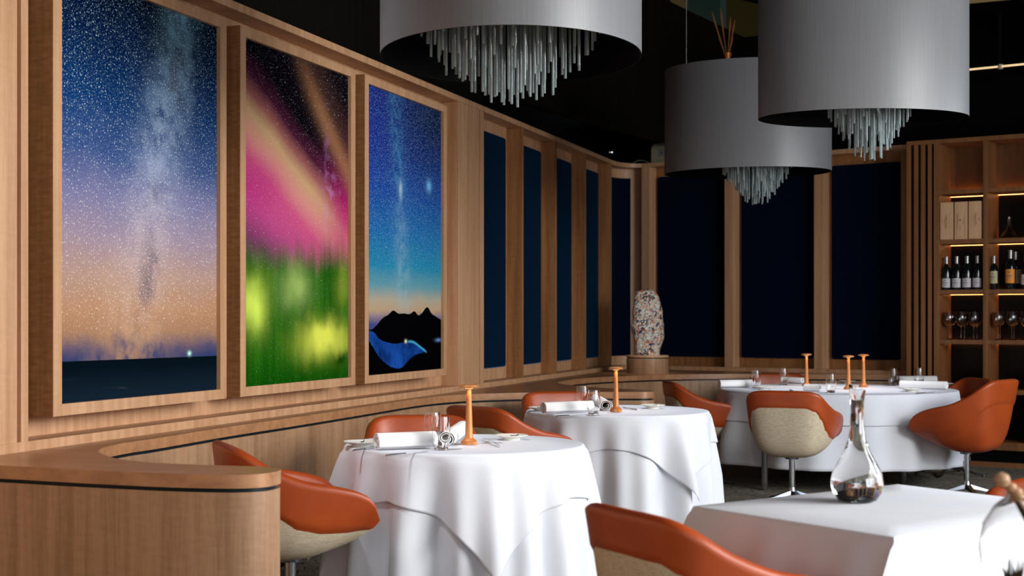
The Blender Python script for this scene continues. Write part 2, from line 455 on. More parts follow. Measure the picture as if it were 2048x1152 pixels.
# curved one in the corner
cf = bez(w2(LW, 9.74, DEP-.035), (1.095, 15.93), w2(BW, -.06, DEP-.03))
cb = bez(w2(LW, 9.74, DEP-.002), (1.08, 15.965), w2(BW, -.06, DEP-.002))
cp = MB().prism(cf[:12] + cb[:12][::-1], .937, 2.835).build('wall_panel', NAVY)
tag(cp, 'curved navy fabric panel in the room corner behind the stone sculpture', 'wall panel', 'navy fabric panels between the oak fins')

# ------------------------------------------------------------------ night sky prints
def stars(uvx, uvy, scale, thr, rare):
    d, c = voro(comb(uvx, uvy), scale); r, g, b = sep(c)
    return d.lt(thr) * r.gt(rare) * (g * .8 + .25)
def soft_stars(x, y, scale, rad, rare):
    d, c = voro(comb(x, y), scale); r, g, b = sep(c)
    return d.sm(rad, 0.0) * r.gt(rare) * (g * .9 + .2)
def art_base(name):
    m = mat(name, (0, 0, 0), .55); u, v, _ = coords(m.node_tree, 'UV')
    m.node_tree.nodes['Principled BSDF'].inputs['Specular IOR Level'].default_value = 0.0
    return m, u, v, u * 1.35, v * 1.81
def blob(u, v, cu, cv, ru, rv): return ((((u-cu)/ru).pw(2.0) + ((v-cv)/rv).pw(2.0)) * -1.0).exp()
def sq(x): return x * x
def gblob(u, v, cu, cv, ru, rv): return ((sq((u-cu)/ru) + sq((v-cv)/rv)) * -1.0).exp()
def art_milky():
    m, u, v, x, y = art_base('print_milky_way_sea')
    nz = noise(comb(x, y), 3.0, 5, .6); nf = noise(comb(x, y), 9, 5, .65)
    sky = (v + (nz-.5) * .09).ramp([(0, (.03, .045, .12)), (.10, (.03, .045, .13)), (.125, (.10, .075, .13)), (.165, (.34, .18, .10)), (.22, (.42, .22, .12)),
        (.30, (.40, .25, .20)), (.40, (.29, .22, .30)), (.50, (.16, .16, .31)), (.60, (.035, .075, .22)), (.72, (.004, .038, .15)), (.86, (.002, .016, .075)), (1, (.0005, .002, .012))])
    c = v * .36 + .38 + (nz-.5) * .16
    w = .22 - v * .12
    band = (sq((u-c)/w) * -1.0).exp()
    bcol = v.ramp([(.1, (.55, .30, .12)), (.35, (.50, .36, .36)), (.6, (.35, .42, .60)), (1, (.16, .42, .62))])
    col = mix((band * nf.sm(.28, .66) * .62).mn(1.0), sky, bcol)
    rift = (sq((u-c-.015+(nf-.5)*.12)/.045) * -1.0).exp() * nz.sm(.40, .62) * v.sm(.14, .25)
    col = mix(rift * .75, col, mix(v, (.16, .09, .12), (.01, .03, .08)))
    st = soft_stars(x, y, 55, .24, .45) * .8 + soft_stars(x, y, 110, .3, .35) * .5 + soft_stars(x+3.1, y, 22, .09, .5) * 1.6 + band * soft_stars(x, y, 210, .5, .3) * .45
    st = st * v.sm(.10, .24)
    col = mix(st.mn(1.0), col, mix(v, (1.0, .78, .6), (.55, .88, 1.0)))
    sea = noise(comb(x * 1.5, y * 14), 2, 4); foam = noise(comb(x * 3 + y * 9, y * 26), 1.2, 3).sm(.60, .78) * v.sm(.07, .01)
    seac = mix(v.sm(0, .095), (.006, .014, .026), (.001, .003, .006))
    seac = mix(foam * .12, mix(sea * .4, seac, (.004, .012, .02)), (.25, .27, .30))
    col = mix((v + u * .004).lt(.097), col, seac)
    lightp = gblob(u, v, .80, .103, .012, .006)
    col = mix(lightp.mn(1.0), col, (.5, .9, .8))
    link(m, col); return m
def art_aurora():
    m, u, v, x, y = art_base('print_aurora')
    nz = noise(comb(x, y), 2.2, 4, .5); ray = noise(comb(x * 9, y * .7), 1.0, 3, .55); nr = noise(comb(x + y, y - x), 2, 2)
    q = v + u * .36 + (nz-.5) * .06
    base = q.ramp([(0, (.001, .05, .002)), (.36, (.03, .07, .02)), (.46, (.16, .035, .10)), (.56, (.42, .06, .20)), (.68, (.55, .08, .20)), (.76, (.62, .26, .20)),
                   (.82, (.55, .34, .17)), (.875, (.30, .10, .09)), (.93, (.06, .010, .03)), (1.0, (.004, .003, .006))])
    base = mix(gblob(u, v, .98, .50, .22, .18) * .75, base, (.50, .015, .16))
    base = mix(gblob(u, v, .02, .58, .30, .08) * .7, base, (.42, .02, .17))
    q2 = v + u * .62
    base = mix((sq((q2 - 1.30)/.06) * -1.0).exp() * u.sm(.35, .75) * .7, base, (.36, .16, .07))
    base = mix((sq((q2 - 1.42)/.06) * -1.0).exp() * .3, base, (.09, .04, .03))
    v0 = v; v = v + (nz-.5)*.10 + (noise(comb(x, y), 7, 3)-.5)*.05; u = u + (nr-.5)*.15
    g = (v0 + (ray-.5) * .16 - (u * .04)).sm(.44, .30)
    green = mix(ray.sm(.2, .85), (.003, .060, .002), (.025, .15, .006))
    col = mix(g, base, green)
    col = mix((gblob(u, v, .10, .235, .11, .075) * (ray*.7 + .6)).mn(1.0), col, (.62, .78, .10))
    col = mix((gblob(u, v, .76, .125, .22, .055) * (ray * .4 + .9)).mn(1.0), col, (.70, .74, .09))
    col = mix(gblob(u, v, .48, .29, .14, .06) * .75, col, (.38, .52, .14))
    col = mix(gblob(u, v, .95, .30, .10, .06) * .4, col, (.40, .45, .05))
    col = mix(gblob(u, v, .93, .055, .07, .02) * .9, col, (.0, .03, .0))
    v = v0
    col = mix(v.sm(.10, 0.0) * .65, col, (.0, .05, .0))
    st = soft_stars(x, y, 38, .12, .55) * .8 + soft_stars(x, y, 85, .2, .62) * .45 + soft_stars(x+2, y, 12, .05, .4) * 1.2
    hz = gblob(u, v, .80, .62, .07, .16) * noise(comb(x, y), 14, 4).sm(.45, .7) * .4
    col = mix(hz, col, (.6, .25, .6))
    col = mix((st * (v * .8 + .25)).mn(1.0), col, (.85, .88, 1.0))
    link(m, col); return m
def art_bay():
    m, u, v, x, y = art_base('print_night_bay')
    nz = noise(comb(x, y), 3.0, 4, .6); nf = noise(comb(x, y), 10, 4, .65)
    sky = (v + (nz-.5) * .03).ramp([(0, (.04, .05, .18)), (.175, (.05, .06, .22)), (.20, (.22, .17, .24)), (.225, (.48, .33, .20)), (.26, (.42, .36, .26)), (.31, (.12, .30, .36)),
        (.38, (.012, .22, .38)), (.50, (.004, .13, .36)), (.64, (.004, .06, .29)), (.8, (.003, .022, .18)), (1, (.002, .010, .14))])
    sky = mix(gblob(u, v, 1.0, .98, .5, .16) * .8, sky, (.001, .006, .03))
    sky = mix(gblob(u, v, .0, .85, .35, .3) * .4, sky, (.01, .03, .40))
    c = .42 + (.6 - v) * .14 + (nz-.5) * .08
    band = (sq((u-c)/.09) * -1.0).exp() * nf.sm(.3, .7)
    sky = mix(band * .55, sky, mix(v.sm(.3, .8), (.30, .46, .52), (.05, .25, .50)))
    sky = mix((sq((u-c-.02)/.02) * -1.0).exp() * v.sm(.60, .68) * v.sm(.72, .66) * .7, sky, (.5, .7, .8))
    sky = mix(gblob(u, v, .82, .70, .035, .022), sky, (.15, .45, .8))
    st = soft_stars(x, y, 75, .28, .5) * .7 + soft_stars(x, y, 140, .34, .4) * .5 + soft_stars(x+2, y, 25, .08, .6)
    sky = mix((st * v.sm(.22, .5)).mn(1.0), sky, (.55, .85, 1.0))
    top = u.curve([(0, .162), (.07, .158), (.13, .172), (.2, .196), (.27, .208), (.34, .224), (.40, .214), (.48, .214), (.55, .212), (.62, .222), (.67, .208), (.72, .216), (.80, .238), (.86, .215), (.93, .202), (1, .19)])
    land = v.lt(top + (noise(comb(x, 0.0), 60, 3)-.5) * .008)
    col = mix(land, sky, (.0012, .0012, .0018))
    wt = u.curve([(0, .152), (.1, .147), (.16, .125), (.25, .112), (.38, .105), (.5, .110), (.6, .108), (.7, .088), (.78, .070), (1, .02)])
    wbm = u.curve([(0, .135), (.08, .10), (.16, .062), (.25, .035), (.35, .018), (.45, .018), (.55, .045), (.63, .060), (.72, .066), (.80, .072), (1, .06)])
    water = v.lt(wt) * v.gt(wbm + (noise(comb(x, 0.0), 70, 2)-.5) * .02)
    col = mix(water, col, mix(nz.sm(.35, .65), (.003, .02, .12), (.012, .085, .42)))
    edge = ((sq((v-wt)/.004) * -1.0).exp()) * u.sm(.5, .56) * u.sm(.80, .76)
    col = mix(edge * .8, col, (.08, .5, .8))
    col = mix(gblob(u, v, .5, .112, .014, .006).mn(1.0), col, (.9, .9, .5))
    col = mix(gblob(u, v, .96, .112, .04, .006) * .7, col, (.2, .35, .8))
    link(m, col); return m
BW_, BH_ = 1.45, 1.908; BZ = .934; FR = .062
def artwork(s0, pm, label):
    o = empty('framed_print', w2(LW, s0, -.06), LW[1], label, 'framed picture', 'tall oak box frames with night sky prints')
    fm = MB(); dpt = .195; f = FR
    # four mitred members of a deep box frame
    O = [(0, BZ), (BW_, BZ), (BW_, BZ+BH_), (0, BZ+BH_)]
    I = [(f, BZ+f*.8), (BW_-f, BZ+f*.8), (BW_-f, BZ+BH_-f*.8), (f, BZ+BH_-f*.8)]
    for k in range(4):
        a, b = k, (k+1) % 4
        vs = []
        for yy in (0, dpt):
            vs += [(O[a][0], yy, O[a][1]), (O[b][0], yy, O[b][1]), (I[b][0], yy, I[b][1]), (I[a][0], yy, I[a][1])]
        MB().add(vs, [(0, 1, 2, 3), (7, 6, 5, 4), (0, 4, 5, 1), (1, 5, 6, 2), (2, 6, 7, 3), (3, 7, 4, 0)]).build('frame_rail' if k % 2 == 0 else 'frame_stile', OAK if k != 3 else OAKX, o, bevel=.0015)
    x0, x1, z0, z1 = f-.001, BW_-f+.001, BZ+f*.8-.001, BZ+BH_-f*.8+.001
    me = MB().add([(x0, .022, z0), (x1, .022, z0), (x1, .022, z1), (x0, .022, z1), (x0, .03, z0), (x1, .03, z0), (x1, .03, z1), (x0, .03, z1)],
                  [(0, 1, 2, 3), (7, 6, 5, 4)])
    p = me.build('print', pm, o, smooth=False, fix=False)
    ul = p.data.uv_layers.new(name='UVMap')
    for lo in p.data.loops:
        q = p.data.vertices[lo.vertex_index].co; ul.data[lo.index].uv = ((q.x-x0)/(x1-x0), (q.z-z0)/(z1-z0))
    return o
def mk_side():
    """oak whose return (left hand) faces have a browner tone"""
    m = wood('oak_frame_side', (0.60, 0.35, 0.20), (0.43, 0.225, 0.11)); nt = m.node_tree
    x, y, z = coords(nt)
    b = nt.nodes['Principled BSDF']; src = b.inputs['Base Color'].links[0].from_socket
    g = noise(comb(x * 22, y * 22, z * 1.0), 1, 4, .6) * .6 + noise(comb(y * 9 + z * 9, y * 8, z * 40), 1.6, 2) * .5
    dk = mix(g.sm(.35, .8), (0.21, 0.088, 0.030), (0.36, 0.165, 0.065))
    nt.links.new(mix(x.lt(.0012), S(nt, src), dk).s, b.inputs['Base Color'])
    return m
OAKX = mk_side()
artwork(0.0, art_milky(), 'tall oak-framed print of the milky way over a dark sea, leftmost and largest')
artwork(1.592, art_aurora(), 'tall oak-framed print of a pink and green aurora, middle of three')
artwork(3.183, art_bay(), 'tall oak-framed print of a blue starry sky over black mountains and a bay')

# ------------------------------------------------------------------ oak counter that winds along the walls
cpx = [(0, 931), (153, 939), (336, 947), (458, 949.5), (519, 947.8), (550, 943.6), (562, 938.5), (545, 934.6), (489, 932), (397, 929.5), (305, 925), (244, 919), (212, 911),
       (197, 902), (214, 893), (260, 884), (320, 875.5), (458, 853.5), (600, 833.0), (718, 815.2), (815, 800.2), (864, 794), (913, 790), (962, 787.6), (1011, 786.2),
       (1056, 785.2), (1157, 784.2), (1247, 784.0), (1292, 784.0), (1309, 782.6), (1298, 780.2), (1262, 778.4), (1180, 774), (1138, 769.8), (1115, 765),
       (1135, 760.4), (1168, 756.6), (1225, 753), (1337, 749.2), (1460, 747.8), (1600, 748.2), (1740, 749.4)]
cw = [at(px, py, ZC) for px, py in cpx]
cw = [w2(LW, -.62, .0, ZC)] + cw + [w2(BW, 2.78, -.005, ZC)]
cont = catmull(cw, 5)
cont = [Vector((p.x, p.y)) for p in cont]
wallpts = [w2(BW, 2.78, .05)] + [w2(BW, 0.02, .05)] + [Vector((*p, 0)) for p in bez(w2(BW, 0, .05), (1.13, 15.80), w2(LW, 9.688, .05))] + [w2(LW, 9.6, .05), w2(LW, -.62, .05)]
wallpts = [Vector((p.x, p.y)) for p in wallpts]
def offset(pl, d):
    out = []
    for i, p in enumerate(pl):
        t = (pl[min(i+1, len(pl)-1)] - pl[max(i-1, 0)]).normalized(); nn = Vector((-t.y, t.x))   # left of travel = into the counter
        out.append(p + nn*d)
    return out
ct = empty('counter', (-1.5, 5.5, 0), 0, 'long oak counter winding along both walls with two rounded peninsulas', 'counter')
def shift(pl): return [(p.x+1.5, p.y-5.5) for p in pl]
MB().prism(shift(cont + wallpts), ZC-.048, ZC).build('worktop', OAKT, ct)
rv_ = offset(cont, .016)
def strip(pl, z0, z1): return MB().grid([[(x, y, z0) for x, y in shift(pl)], [(x, y, z1) for x, y in shift(pl)]])
def slab(pl, th, z0, z1):
    a = shift(pl); b = shift(offset(pl, th))
    return MB().grid([[(x, y, z0) for x, y in a], [(x, y, z1) for x, y in a], [(x, y, z1) for x, y in b], [(x, y, z0) for x, y in b], [(x, y, z0) for x, y in a]])
slab(rv_, .02, ZC-.072, ZC-.046).build('shadow_gap', REVEAL, ct)
slab(offset(cont, .003), (.03), .06, ZC-.0625).build('front_panel', OAKC, ct)
slab(offset(cont, .03), .01, 0.0, .062).build('plinth', BLACK, ct)

# ------------------------------------------------------------------ stone sculpture on its plinth
sp = at(1296, 748, ZC); sp = Vector((1.325, 14.42, ZC))
pe = empty('round_plinth', sp, 0, 'low round oak drum plinth standing on the far counter', 'plinth')
MB().lathe([(.203, 0), (.205, .004), (.205, .142), (.201, .146)], 64).build('drum', OAKC, pe)
MB().lathe([(.196, .144), (.196, .156)], 64).build('shadow_gap', REVEAL, pe)
MB().lathe([(.203, .155), (.205, .158), (.205, .174), (.203, .177)], 64).build('top_disc', OAK, pe)
def mk_stone():
    m = mat('speckled_stone', (.5, .45, .4), .6); x, y, z = coords(m.node_tree); v = comb(x, y, z)
    nzs = noise(v, 7, 3)
    v2 = comb(x + nzs * .05, y, z + nzs * .05)
    d1, c1 = voro(v2, 38, '3D'); r, g, b = sep(c1)
    d2, c2 = voro(v2, 75, '3D'); r2, g2_, b2 = sep(c2)
    col = r.ramp([(0, (.62, .56, .47)), (.42, (.74, .68, .58)), (.55, (.52, .20, .10)), (.66, (.66, .60, .50)), (.80, (.03, .045, .07)), (.9, (.55, .50, .42)), (1, (.62, .30, .16))], 'CONSTANT')
    dk = (noise(v, 6, 2) + (x + .03).abs() * -1.2).sm(.42, .52)
    col = mix(r2.gt(.62) * dk.mx(.28), col, (.015, .02, .03))
    col = mix(g2_.gt(.86), col, (.60, .20, .09))
    col = mix(b2.gt(.9), col, (.08, .12, .19))
    link(m, col); bump(m, d1 + d2, .6, .01); return m
st = MB(); rows = []
for i in range(41):
    t = i/40; z = .645*t
    w = lerpt([(0, .118), (.05, .125), (.35, .150), (.62, .148), (.85, .125), (.94, .105), (.985, .075), (1, .02)], t)
    dth = w*.62; row = []
    for j in range(56):
        a = 2*pi*j/56; cx = (abs(cos(a))**.8)*(1 if cos(a) >= 0 else -1); cy = (abs(sin(a))**.8)*(1 if sin(a) >= 0 else -1)
        q = Vector((cx*w, cy*dth, z)); nn = mnoise.noise(q*9)*.012 + mnoise.noise(q*30)*.005
        sh = .012*sin(t*5) + (.0 if t > .15 else 0)
        bulge = -.018*exp(-((t-.42)/.10)**2) if cx < -.6 else 0
        row.append((cx*(w+nn)+sh+bulge, cy*(dth+nn), z + (0.006*mnoise.noise(q*20) if 0 < i < 40 else 0)))
    rows.append(row)
st.grid(rows, True); st.f.append(tuple(range(56))[::-1]); st.f.append(tuple(40*56+j for j in range(56)))
so = st.build('stone_sculpture', mk_stone(), angle=60); so.location = sp + Vector((0, 0, .177))
tag(so, 'upright speckled cream, orange and blue-black stone standing on the round oak plinth', 'sculpture')

# ------------------------------------------------------------------ gadgets on top of the cornice
p = w2(BW, .14, .12, TOP)
rt = empty('wireless_router', p, BW[1], 'cream rounded wireless box sitting on the cornice above the back corner', 'router')
mb = MB(); o2 = []
for (x, z) in [(-.095, 0), (.10, 0), (.10, .215), (-.035, .215)] : o2.append((x, z))
arc = [(-.035 - .06*sin(a), .155 + .06*cos(a)) for a in [k*pi/2/8 for k in range(1, 9)]]
pl = o2 + arc
nn_ = len(pl)
mb.add([(x, 0, z) for x, z in pl] + [(x, .08, z) for x, z in pl], [tuple(range(nn_)), tuple(range(nn_, 2*nn_))[::-1]] + [(i, (i+1) % nn_, nn_+(i+1) % nn_, nn_+i) for i in range(nn_)])
mb.build('body', mat('cream_plastic', (.30, .27, .18), .5), rt, bevel=.004)
MB().box(0.0, .08, -.003, .001, .075, .155).build('label_plate', mat('grey_label', (.17, .20, .18), .4), rt, bevel=.002)
MB().box(.025, .055, -.0045, 0, .105, .122).build('emblem', mat('label_mark', (.06, .085, .08), .4), rt)
dk_ = MB().lathe([(.0, .0), (.10, .0), (.108, .008), (.10, .02), (.06, .026), (.0, .028)], 40).build('access_disc', mat('cream_disc', (.38, .35, .22), .5))
dk_.location = Vector((1.18, 15.86, TOP)); dk_['category'] = 'wireless disc'; dk_['label'] = 'flat cream disc lying on the cornice in the room corner'
cb_ = MB().tube(catmull([(1.27, 15.83, TOP+.012), (1.31, 15.80, TOP+.03), (1.36, 15.80, TOP+.05), (1.42, 15.78, TOP+.04), (1.49, 15.76, TOP+.012)], 6), .006, 8).build('cable', mat('cable_cream', (.12, .11, .06), .5))
tag(cb_, 'thin cream cable looping between the disc and the wireless box', 'cable')
for k, (px, py, c, s_, lab) in enumerate(((1224, 304.5, (.6, .95, 1), 1.4, 'tiny bright blue-white indicator light in the dark above the corner'), (1219.6, 304.6, (.8, .6, .7), .35, 'fainter pinkish indicator light beside the bright blue-white one'))):
    Y = 15.4; il = MB().lathe([(0, -.008), (.006, -.005), (.009, 0), (.006, .005), (0, .008)], 12).build('indicator_light', emit('indicator_%d' % k, c, s_))
    il.location = ((px-1024)/F*Y, Y, EYE+(HZ-py)/F*Y); tag(il, lab, 'indicator light')

# ------------------------------------------------------------------ wine shelves
sh = empty('wine_shelves', (*SH[0], 0), SH[1], 'built-in oak wine shelving with slatted end and warm light strips', 'shelving unit')
D = .36
zs = [2.49, 2.036, 1.577, 1.123, .675]
cols = [(.306, .706), (.746, 1.146), (1.186, 1.586)]
MB().box(0, 1.64, -.0, D, TOP-.04, TOP).build('top_board', OAKB, sh, bevel=.002)
for x0, x1 in ((0, .036), (.256, .306)): MB().box(x0, x1, 0, D, .10, TOP-.04).build('side_panel', OAKB, sh, bevel=.002)
for x0 in (.078, .142, .206):
    pass
for (a, b) in ((1827.3, 1835), (1841, 1849), (1855, 1862.3)):
    def kx(px):
        r = (px-1024)/F; return (r*13.69-3.66)/(.828+r*.561)
    MB().box(kx(a), kx(b), 0.004, .05, .10, TOP-.04).build('slat', OAKB, sh, bevel=.0015)
MB().box(.036, .256, .13, .16, .10, TOP-.04).build('slat_backing', BLACK, sh)
for x0 in (.706, 1.146, 1.586): MB().box(x0, x0+.04, 0, D, .20, TOP-.04).build('divider', OAKB, sh, bevel=.002)
DGL = mat('bronze_glass', (.004, .003, .0018), .25, Specular_IOR_Level=.15)
for ci, (x0, x1) in enumerate(cols):
    for zi, z in enumerate(zs):
        MB().box(x0, x1, 0.003, D-.035, z-.02, z+.02).build('shelf', OAKB, sh, bevel=.002)
        if zi < 4:
            MB().box(x0+.004, x1-.004, D-.032, D-.016, z-.022, z+.012).build('light_strip', LED, sh)
    MB().box(x0, x1, D-.01, D, 2.47, TOP-.04).build('back_panel', OAKB, sh)
    MB().box(x0, x1, D-.01, D, .2, 2.47).build('back_panel', DGL, sh)
    MB().box(x0, x1, 0.004, D-.01, .205, .225).build('shelf', OAKB, sh)
MB().box(.306, 1.64, .006, .03, .155, .215).build('kick_board', OAKB, sh)
MB().box(.306, 1.64, .05, .08, .04, .155).build('vent_recess', BLACK, sh)
MB().box(0, 1.64, .0, .05, 0.0, .045).build('floor_board', OAKB, sh)
def inshelf(px, w):
    r = (px-1024)/F; # point on the line parallel to the shelf front, w deeper
    ox, oy = 3.66 + .561*w, 13.69 + .828*w
    return (r*oy-ox)/(.828+r*.561)
def onshelf(px, w, z): 
    k = inshelf(px, w); return w2(SH, k, w, z)
BK = (2.51, 2.056, 1.597, 1.143)
# wine boxes
INK = mat('brown_ink', (.22, .085, .04), .7)
def squiggle(mb, x0, z0, z1, amp, turns, y=-.0015, seed=0):
    rnd = random.Random(seed); pts = []
    N = 46
    for i in range(N+1):
        t = i/N; pts.append((x0 + amp*sin(t*turns*2*pi)*(.5+.5*rnd.random()) + amp*.3*sin(t*9), y, z0+(z1-z0)*t + .006*cos(t*turns*2*pi)))
    mb.tube(pts, .0011, 4)
def wine_box(px0, px1, ytop, kind, label):
    k0, k1 = inshelf(px0, .01), inshelf(px1, .01); w = k1-k0; h = .342
    o = empty('wine_box', w2(SH, k0, .012, BK[1]), SH[1], label, 'wooden wine box', 'pale wooden wine boxes')
    MB().box(0, w, 0, .22, 0, h).build('case', PALE, o, bevel=.002)
    MB().box(.004, w-.004, -.002, 0.0, .004, h-.004).build('lid', PALE, o, bevel=.0008)
    mb = MB()
    if kind == 'script':
        squiggle(mb, w*.42, .10, .215, .014, 7, -.003, 3); squiggle(mb, w*.52, .12, .23, .010, 5, -.003, 8); mb.box(w*.70, w*.705+.0008, -.0025, 0, .10, .24); mb.box(w*.16, w*.19, -.0025, 0, .155, .185)
    elif kind == 'script2':
        squiggle(mb, w*.50, .115, .23, .014, 6, -.003, 5); squiggle(mb, w*.60, .13, .24, .009, 5, -.003, 9); mb.box(w*.26, w*.265+.0008, -.0025, 0, .10, .24); mb.box(w*.80, w*.84, -.0025, 0, .165, .19)
    else:
        for (a, b, c, d) in ((.14, .15, .02, .24), (.79, .80, .02, .24)): mb.box(w*a, w*b+.0006, -.0025, 0, c, d)
        mb.box(w*.14, w*.80, -.0025, 0, .02, .0215); mb.box(w*.44, w*.46, -.0025, 0, .07, .13); mb.box(w*.70, w*.73, -.0025, 0, .14, .19)
        mb.lathe([(0.009, -.001), (.009, .001)], 16, Matrix.Translation((w*.45, -.002, .175)) @ Matrix.Rotation(pi/2, 4, 'X'))
        cu = bpy.data.curves.new('lettering', 'FONT'); cu.body = 'TIGNANELLO'; cu.size = .0235; cu.extrude = .0004
        cu.materials.append(INK); tmp = bpy.data.objects.new('tmp', cu); t = bpy.data.objects.new('lettering', bpy.data.meshes.new_from_object(tmp)); bpy.data.objects.remove(tmp); COL.objects.link(t); t.parent = o; t.location = (w*.20, -.003, .238)
        t.rotation_euler = (pi/2, pi/2, 0)
    mb.build('branding', INK, o)
wine_box(1880, 1906, 400, 'script', 'pale wooden wine box with handwriting, left of the three on the shelf')
wine_box(1908.6, 1934.4, 400, 'caps', 'pale knotty wooden wine box with printed capitals and a round mark, middle of three')
wine_box(1936.8, 1962.6, 400, 'script2', 'pale wooden wine box with reddish handwriting, right of the three on the shelf')
# bottles
LBL = mat('white_label', (.62, .60, .62), .6); LBO = mat('orange_label', (.85, .30, .03), .6); LBC = mat('cream_label', (.55, .48, .27), .6)
GREYI = mat('grey_ink', (.12, .14, .18), .6); FOIL = mat('silver_foil', (.35, .36, .36), .35, .7)
def bottle(loc, h, r, lab, z0, z1, label, turn=0, cap=False, mark=True):
    o = empty('wine_bottle', loc, SH[1] + turn, label, 'wine bottle')
    s_ = h/.31
    MB().lathe([(0, .012), (r*.6, .0), (r*.94, 0), (r, .006), (r, .19*s_), (r*.86, .212*s_), (r*.45, .234*s_), (r*.37, .25*s_), (r*.36, .30*s_), (r*.42, .302*s_), (r*.42, h), (0, h)], 28).build('bottle_body', BOTTLE, o)
    MB().lathe([(r*.40, .245*s_), (r*.395, .302*s_), (r*.46, .303*s_), (r*.46, h+.001), (0, h+.001)], 24).build('capsule', FOIL if not cap else BLACK, o)
    if lab:
        mb = MB(); seg = 16; a0, a1 = -pi/2-1.15, -pi/2+1.15
        R = r+.0012
        mb.grid([[(R*cos(a0+(a1-a0)*j/seg), R*sin(a0+(a1-a0)*j/seg), z) for j in range(seg+1)] for z in (z0, z1)])
        l = mb.build('bottle_label', lab, o, angle=60)
        if mark:
            mk = MB(); R = r+.0022; zz = z0+(z1-z0)*.5
            for (aw, za, zb) in ((.12, .72, .86), (.55, .50, .57), (.35, .36, .40), (.42, .22, .245)):
                mk.grid([[(R*cos(-pi/2+aw*(j/4-1)), R*sin(-pi/2+aw*(j/4-1)), z0+(z1-z0)*q_) for j in range(9)] for q_ in (za, zb)])
            mk.build('label_print', GREYI, l)
    return o
for px, lab in ((1893, 'dark wine bottle with white label, leftmost of the four alike'), (1913.6, 'dark wine bottle with white label, second from left of four alike'),
                (1934.2, 'dark wine bottle with white label, third from left of four alike'), (1954.8, 'dark wine bottle with white label, against the shelf divider')):
    o = bottle(onshelf(px, .07, BK[2]), .305, .042, LBL, .022, .105, lab); o['group'] = 'four matching bottles on the shelf'
bottle(onshelf(1988, .09, BK[2]), .30, .038, LBC, .055, .165, 'dark wine bottle with narrow cream label left of the orange one')
bottle(onshelf(2021, .08, BK[2]), .35, .044, LBO, .055, .18, 'tall dark wine bottle with bright orange label', mark=True)
bottle(onshelf(2031, .20, BK[2]), .34, .044, LBC, .055, .18, 'dark wine bottle standing half hidden behind the orange-labelled one', 1.2)
bottle(onshelf(2052, .07, BK[2]), .30, .042, LBL, .04, .13, 'dark wine bottle with pale label cut by the right edge of the photo')
# wine glasses
def wine_glass_mesh():
    prof = [(0.0, 0.0), (.036, 0), (.037, .002), (.012, .006), (.0035, .012), (.0032, .11), (.006, .118), (.030, .135), (.047, .165), (.051, .19), (.046, .225), (.038, .255),
            (.0372, .255), (.045, .225), (.0498, .19), (.0458, .166), (.029, .1375), (.004, .122), (0, .121)]
    return MB().lathe(prof, 32).build('wine_glass', GLASS)
wg = None
glassp = [(1897, .07), (1922, .07), (1947.5, .07), (1995, .07), (2023.5, .07), (2051, .07), (1903, .19), (1929, .19), (1954, .19), (2000, .19), (2028, .19)]
names = ['front row, leftmost cell, first from left', 'front row, leftmost cell, middle of three', 'front row, leftmost cell, against the divider', 'front row, right cell, first after the divider', 'front row, right cell, second after the divider', 'front row, cut by the right photo edge',
         'rear row, leftmost cell, first from left', 'rear row, leftmost cell, middle of three', 'rear row, leftmost cell, against the divider', 'rear row, right cell, first after the divider', 'rear row, right cell, second after the divider']
for (px, w), nm in zip(glassp, names):
    if wg is None: wg = wine_glass_mesh(); o = wg
    else: o = wg.copy(); COL.objects.link(o)
    o.location = onshelf(px, w, BK[3]) + Vector((0, 0, .0)); tag(o, 'stemmed wine glass on the lit shelf, ' + nm, 'wine glass', 'wine glasses on the shelf below the bottles')
# squat decanter
dc = MB().lathe([(0, .004), (.05, 0), (.080, .006), (.082, .014), (.06, .05), (.028, .09), (.016, .115), (.0145, .195), (.0130, .195), (.0145, .115), (.026, .09), (.058, .05), (.078, .015), (.05, .006), (0, .008)], 40).build('ship_decanter', GLASS)
dc.location = onshelf(2019, .13, BK[1]); tag(dc, 'wide-based clear decanter alone on the shelf right of the wine boxes', 'decanter')

# ------------------------------------------------------------------ vase with reeds high on the mezzanine
Y = 15.2; vx = (1455-1024)/F*Y; vz = EYE+(HZ-122)/F*Y
trim(MB().box(vx-.7, vx+.45, Y-.2, Y+.95, vz-.22, vz-.16), None, BLACK, 0)
vo = empty('reed_vase', (vx, Y, vz-.16), 0, 'small copper-coloured vase of tall dried reeds high up in the dark', 'vase')
AMB = mat('amber_vase', (.45, .13, .03), .35, .3)
MB().lathe([(0, 0), (.03, 0), (.045, .03), (.04, .10), (.025, .15), (.03, .19), (.042, .225), (.044, .24), (.034, .24), (.02, .19), (.0, .18)], 28).build('vase_body', AMB, vo)
REED = mat('dried_reed', (.32, .11, .03), .7)
for (dx, dz, tip) in ((-.16, .52, .012), (-.075, .56, .015), (.03, .46, .012), (.075, .44, .012), (-.10, .30, .007), (.055, .26, .007)):
    dx *= 1.0
    MB().tube([(0, 0, .15), (dx*.45, .01, .15+dz*.45), (dx*.85, .0, .15+dz*.82), (dx, 0, .15+dz)], [.004, .005, tip*.9, .003], 8).build('reed', REED, vo)

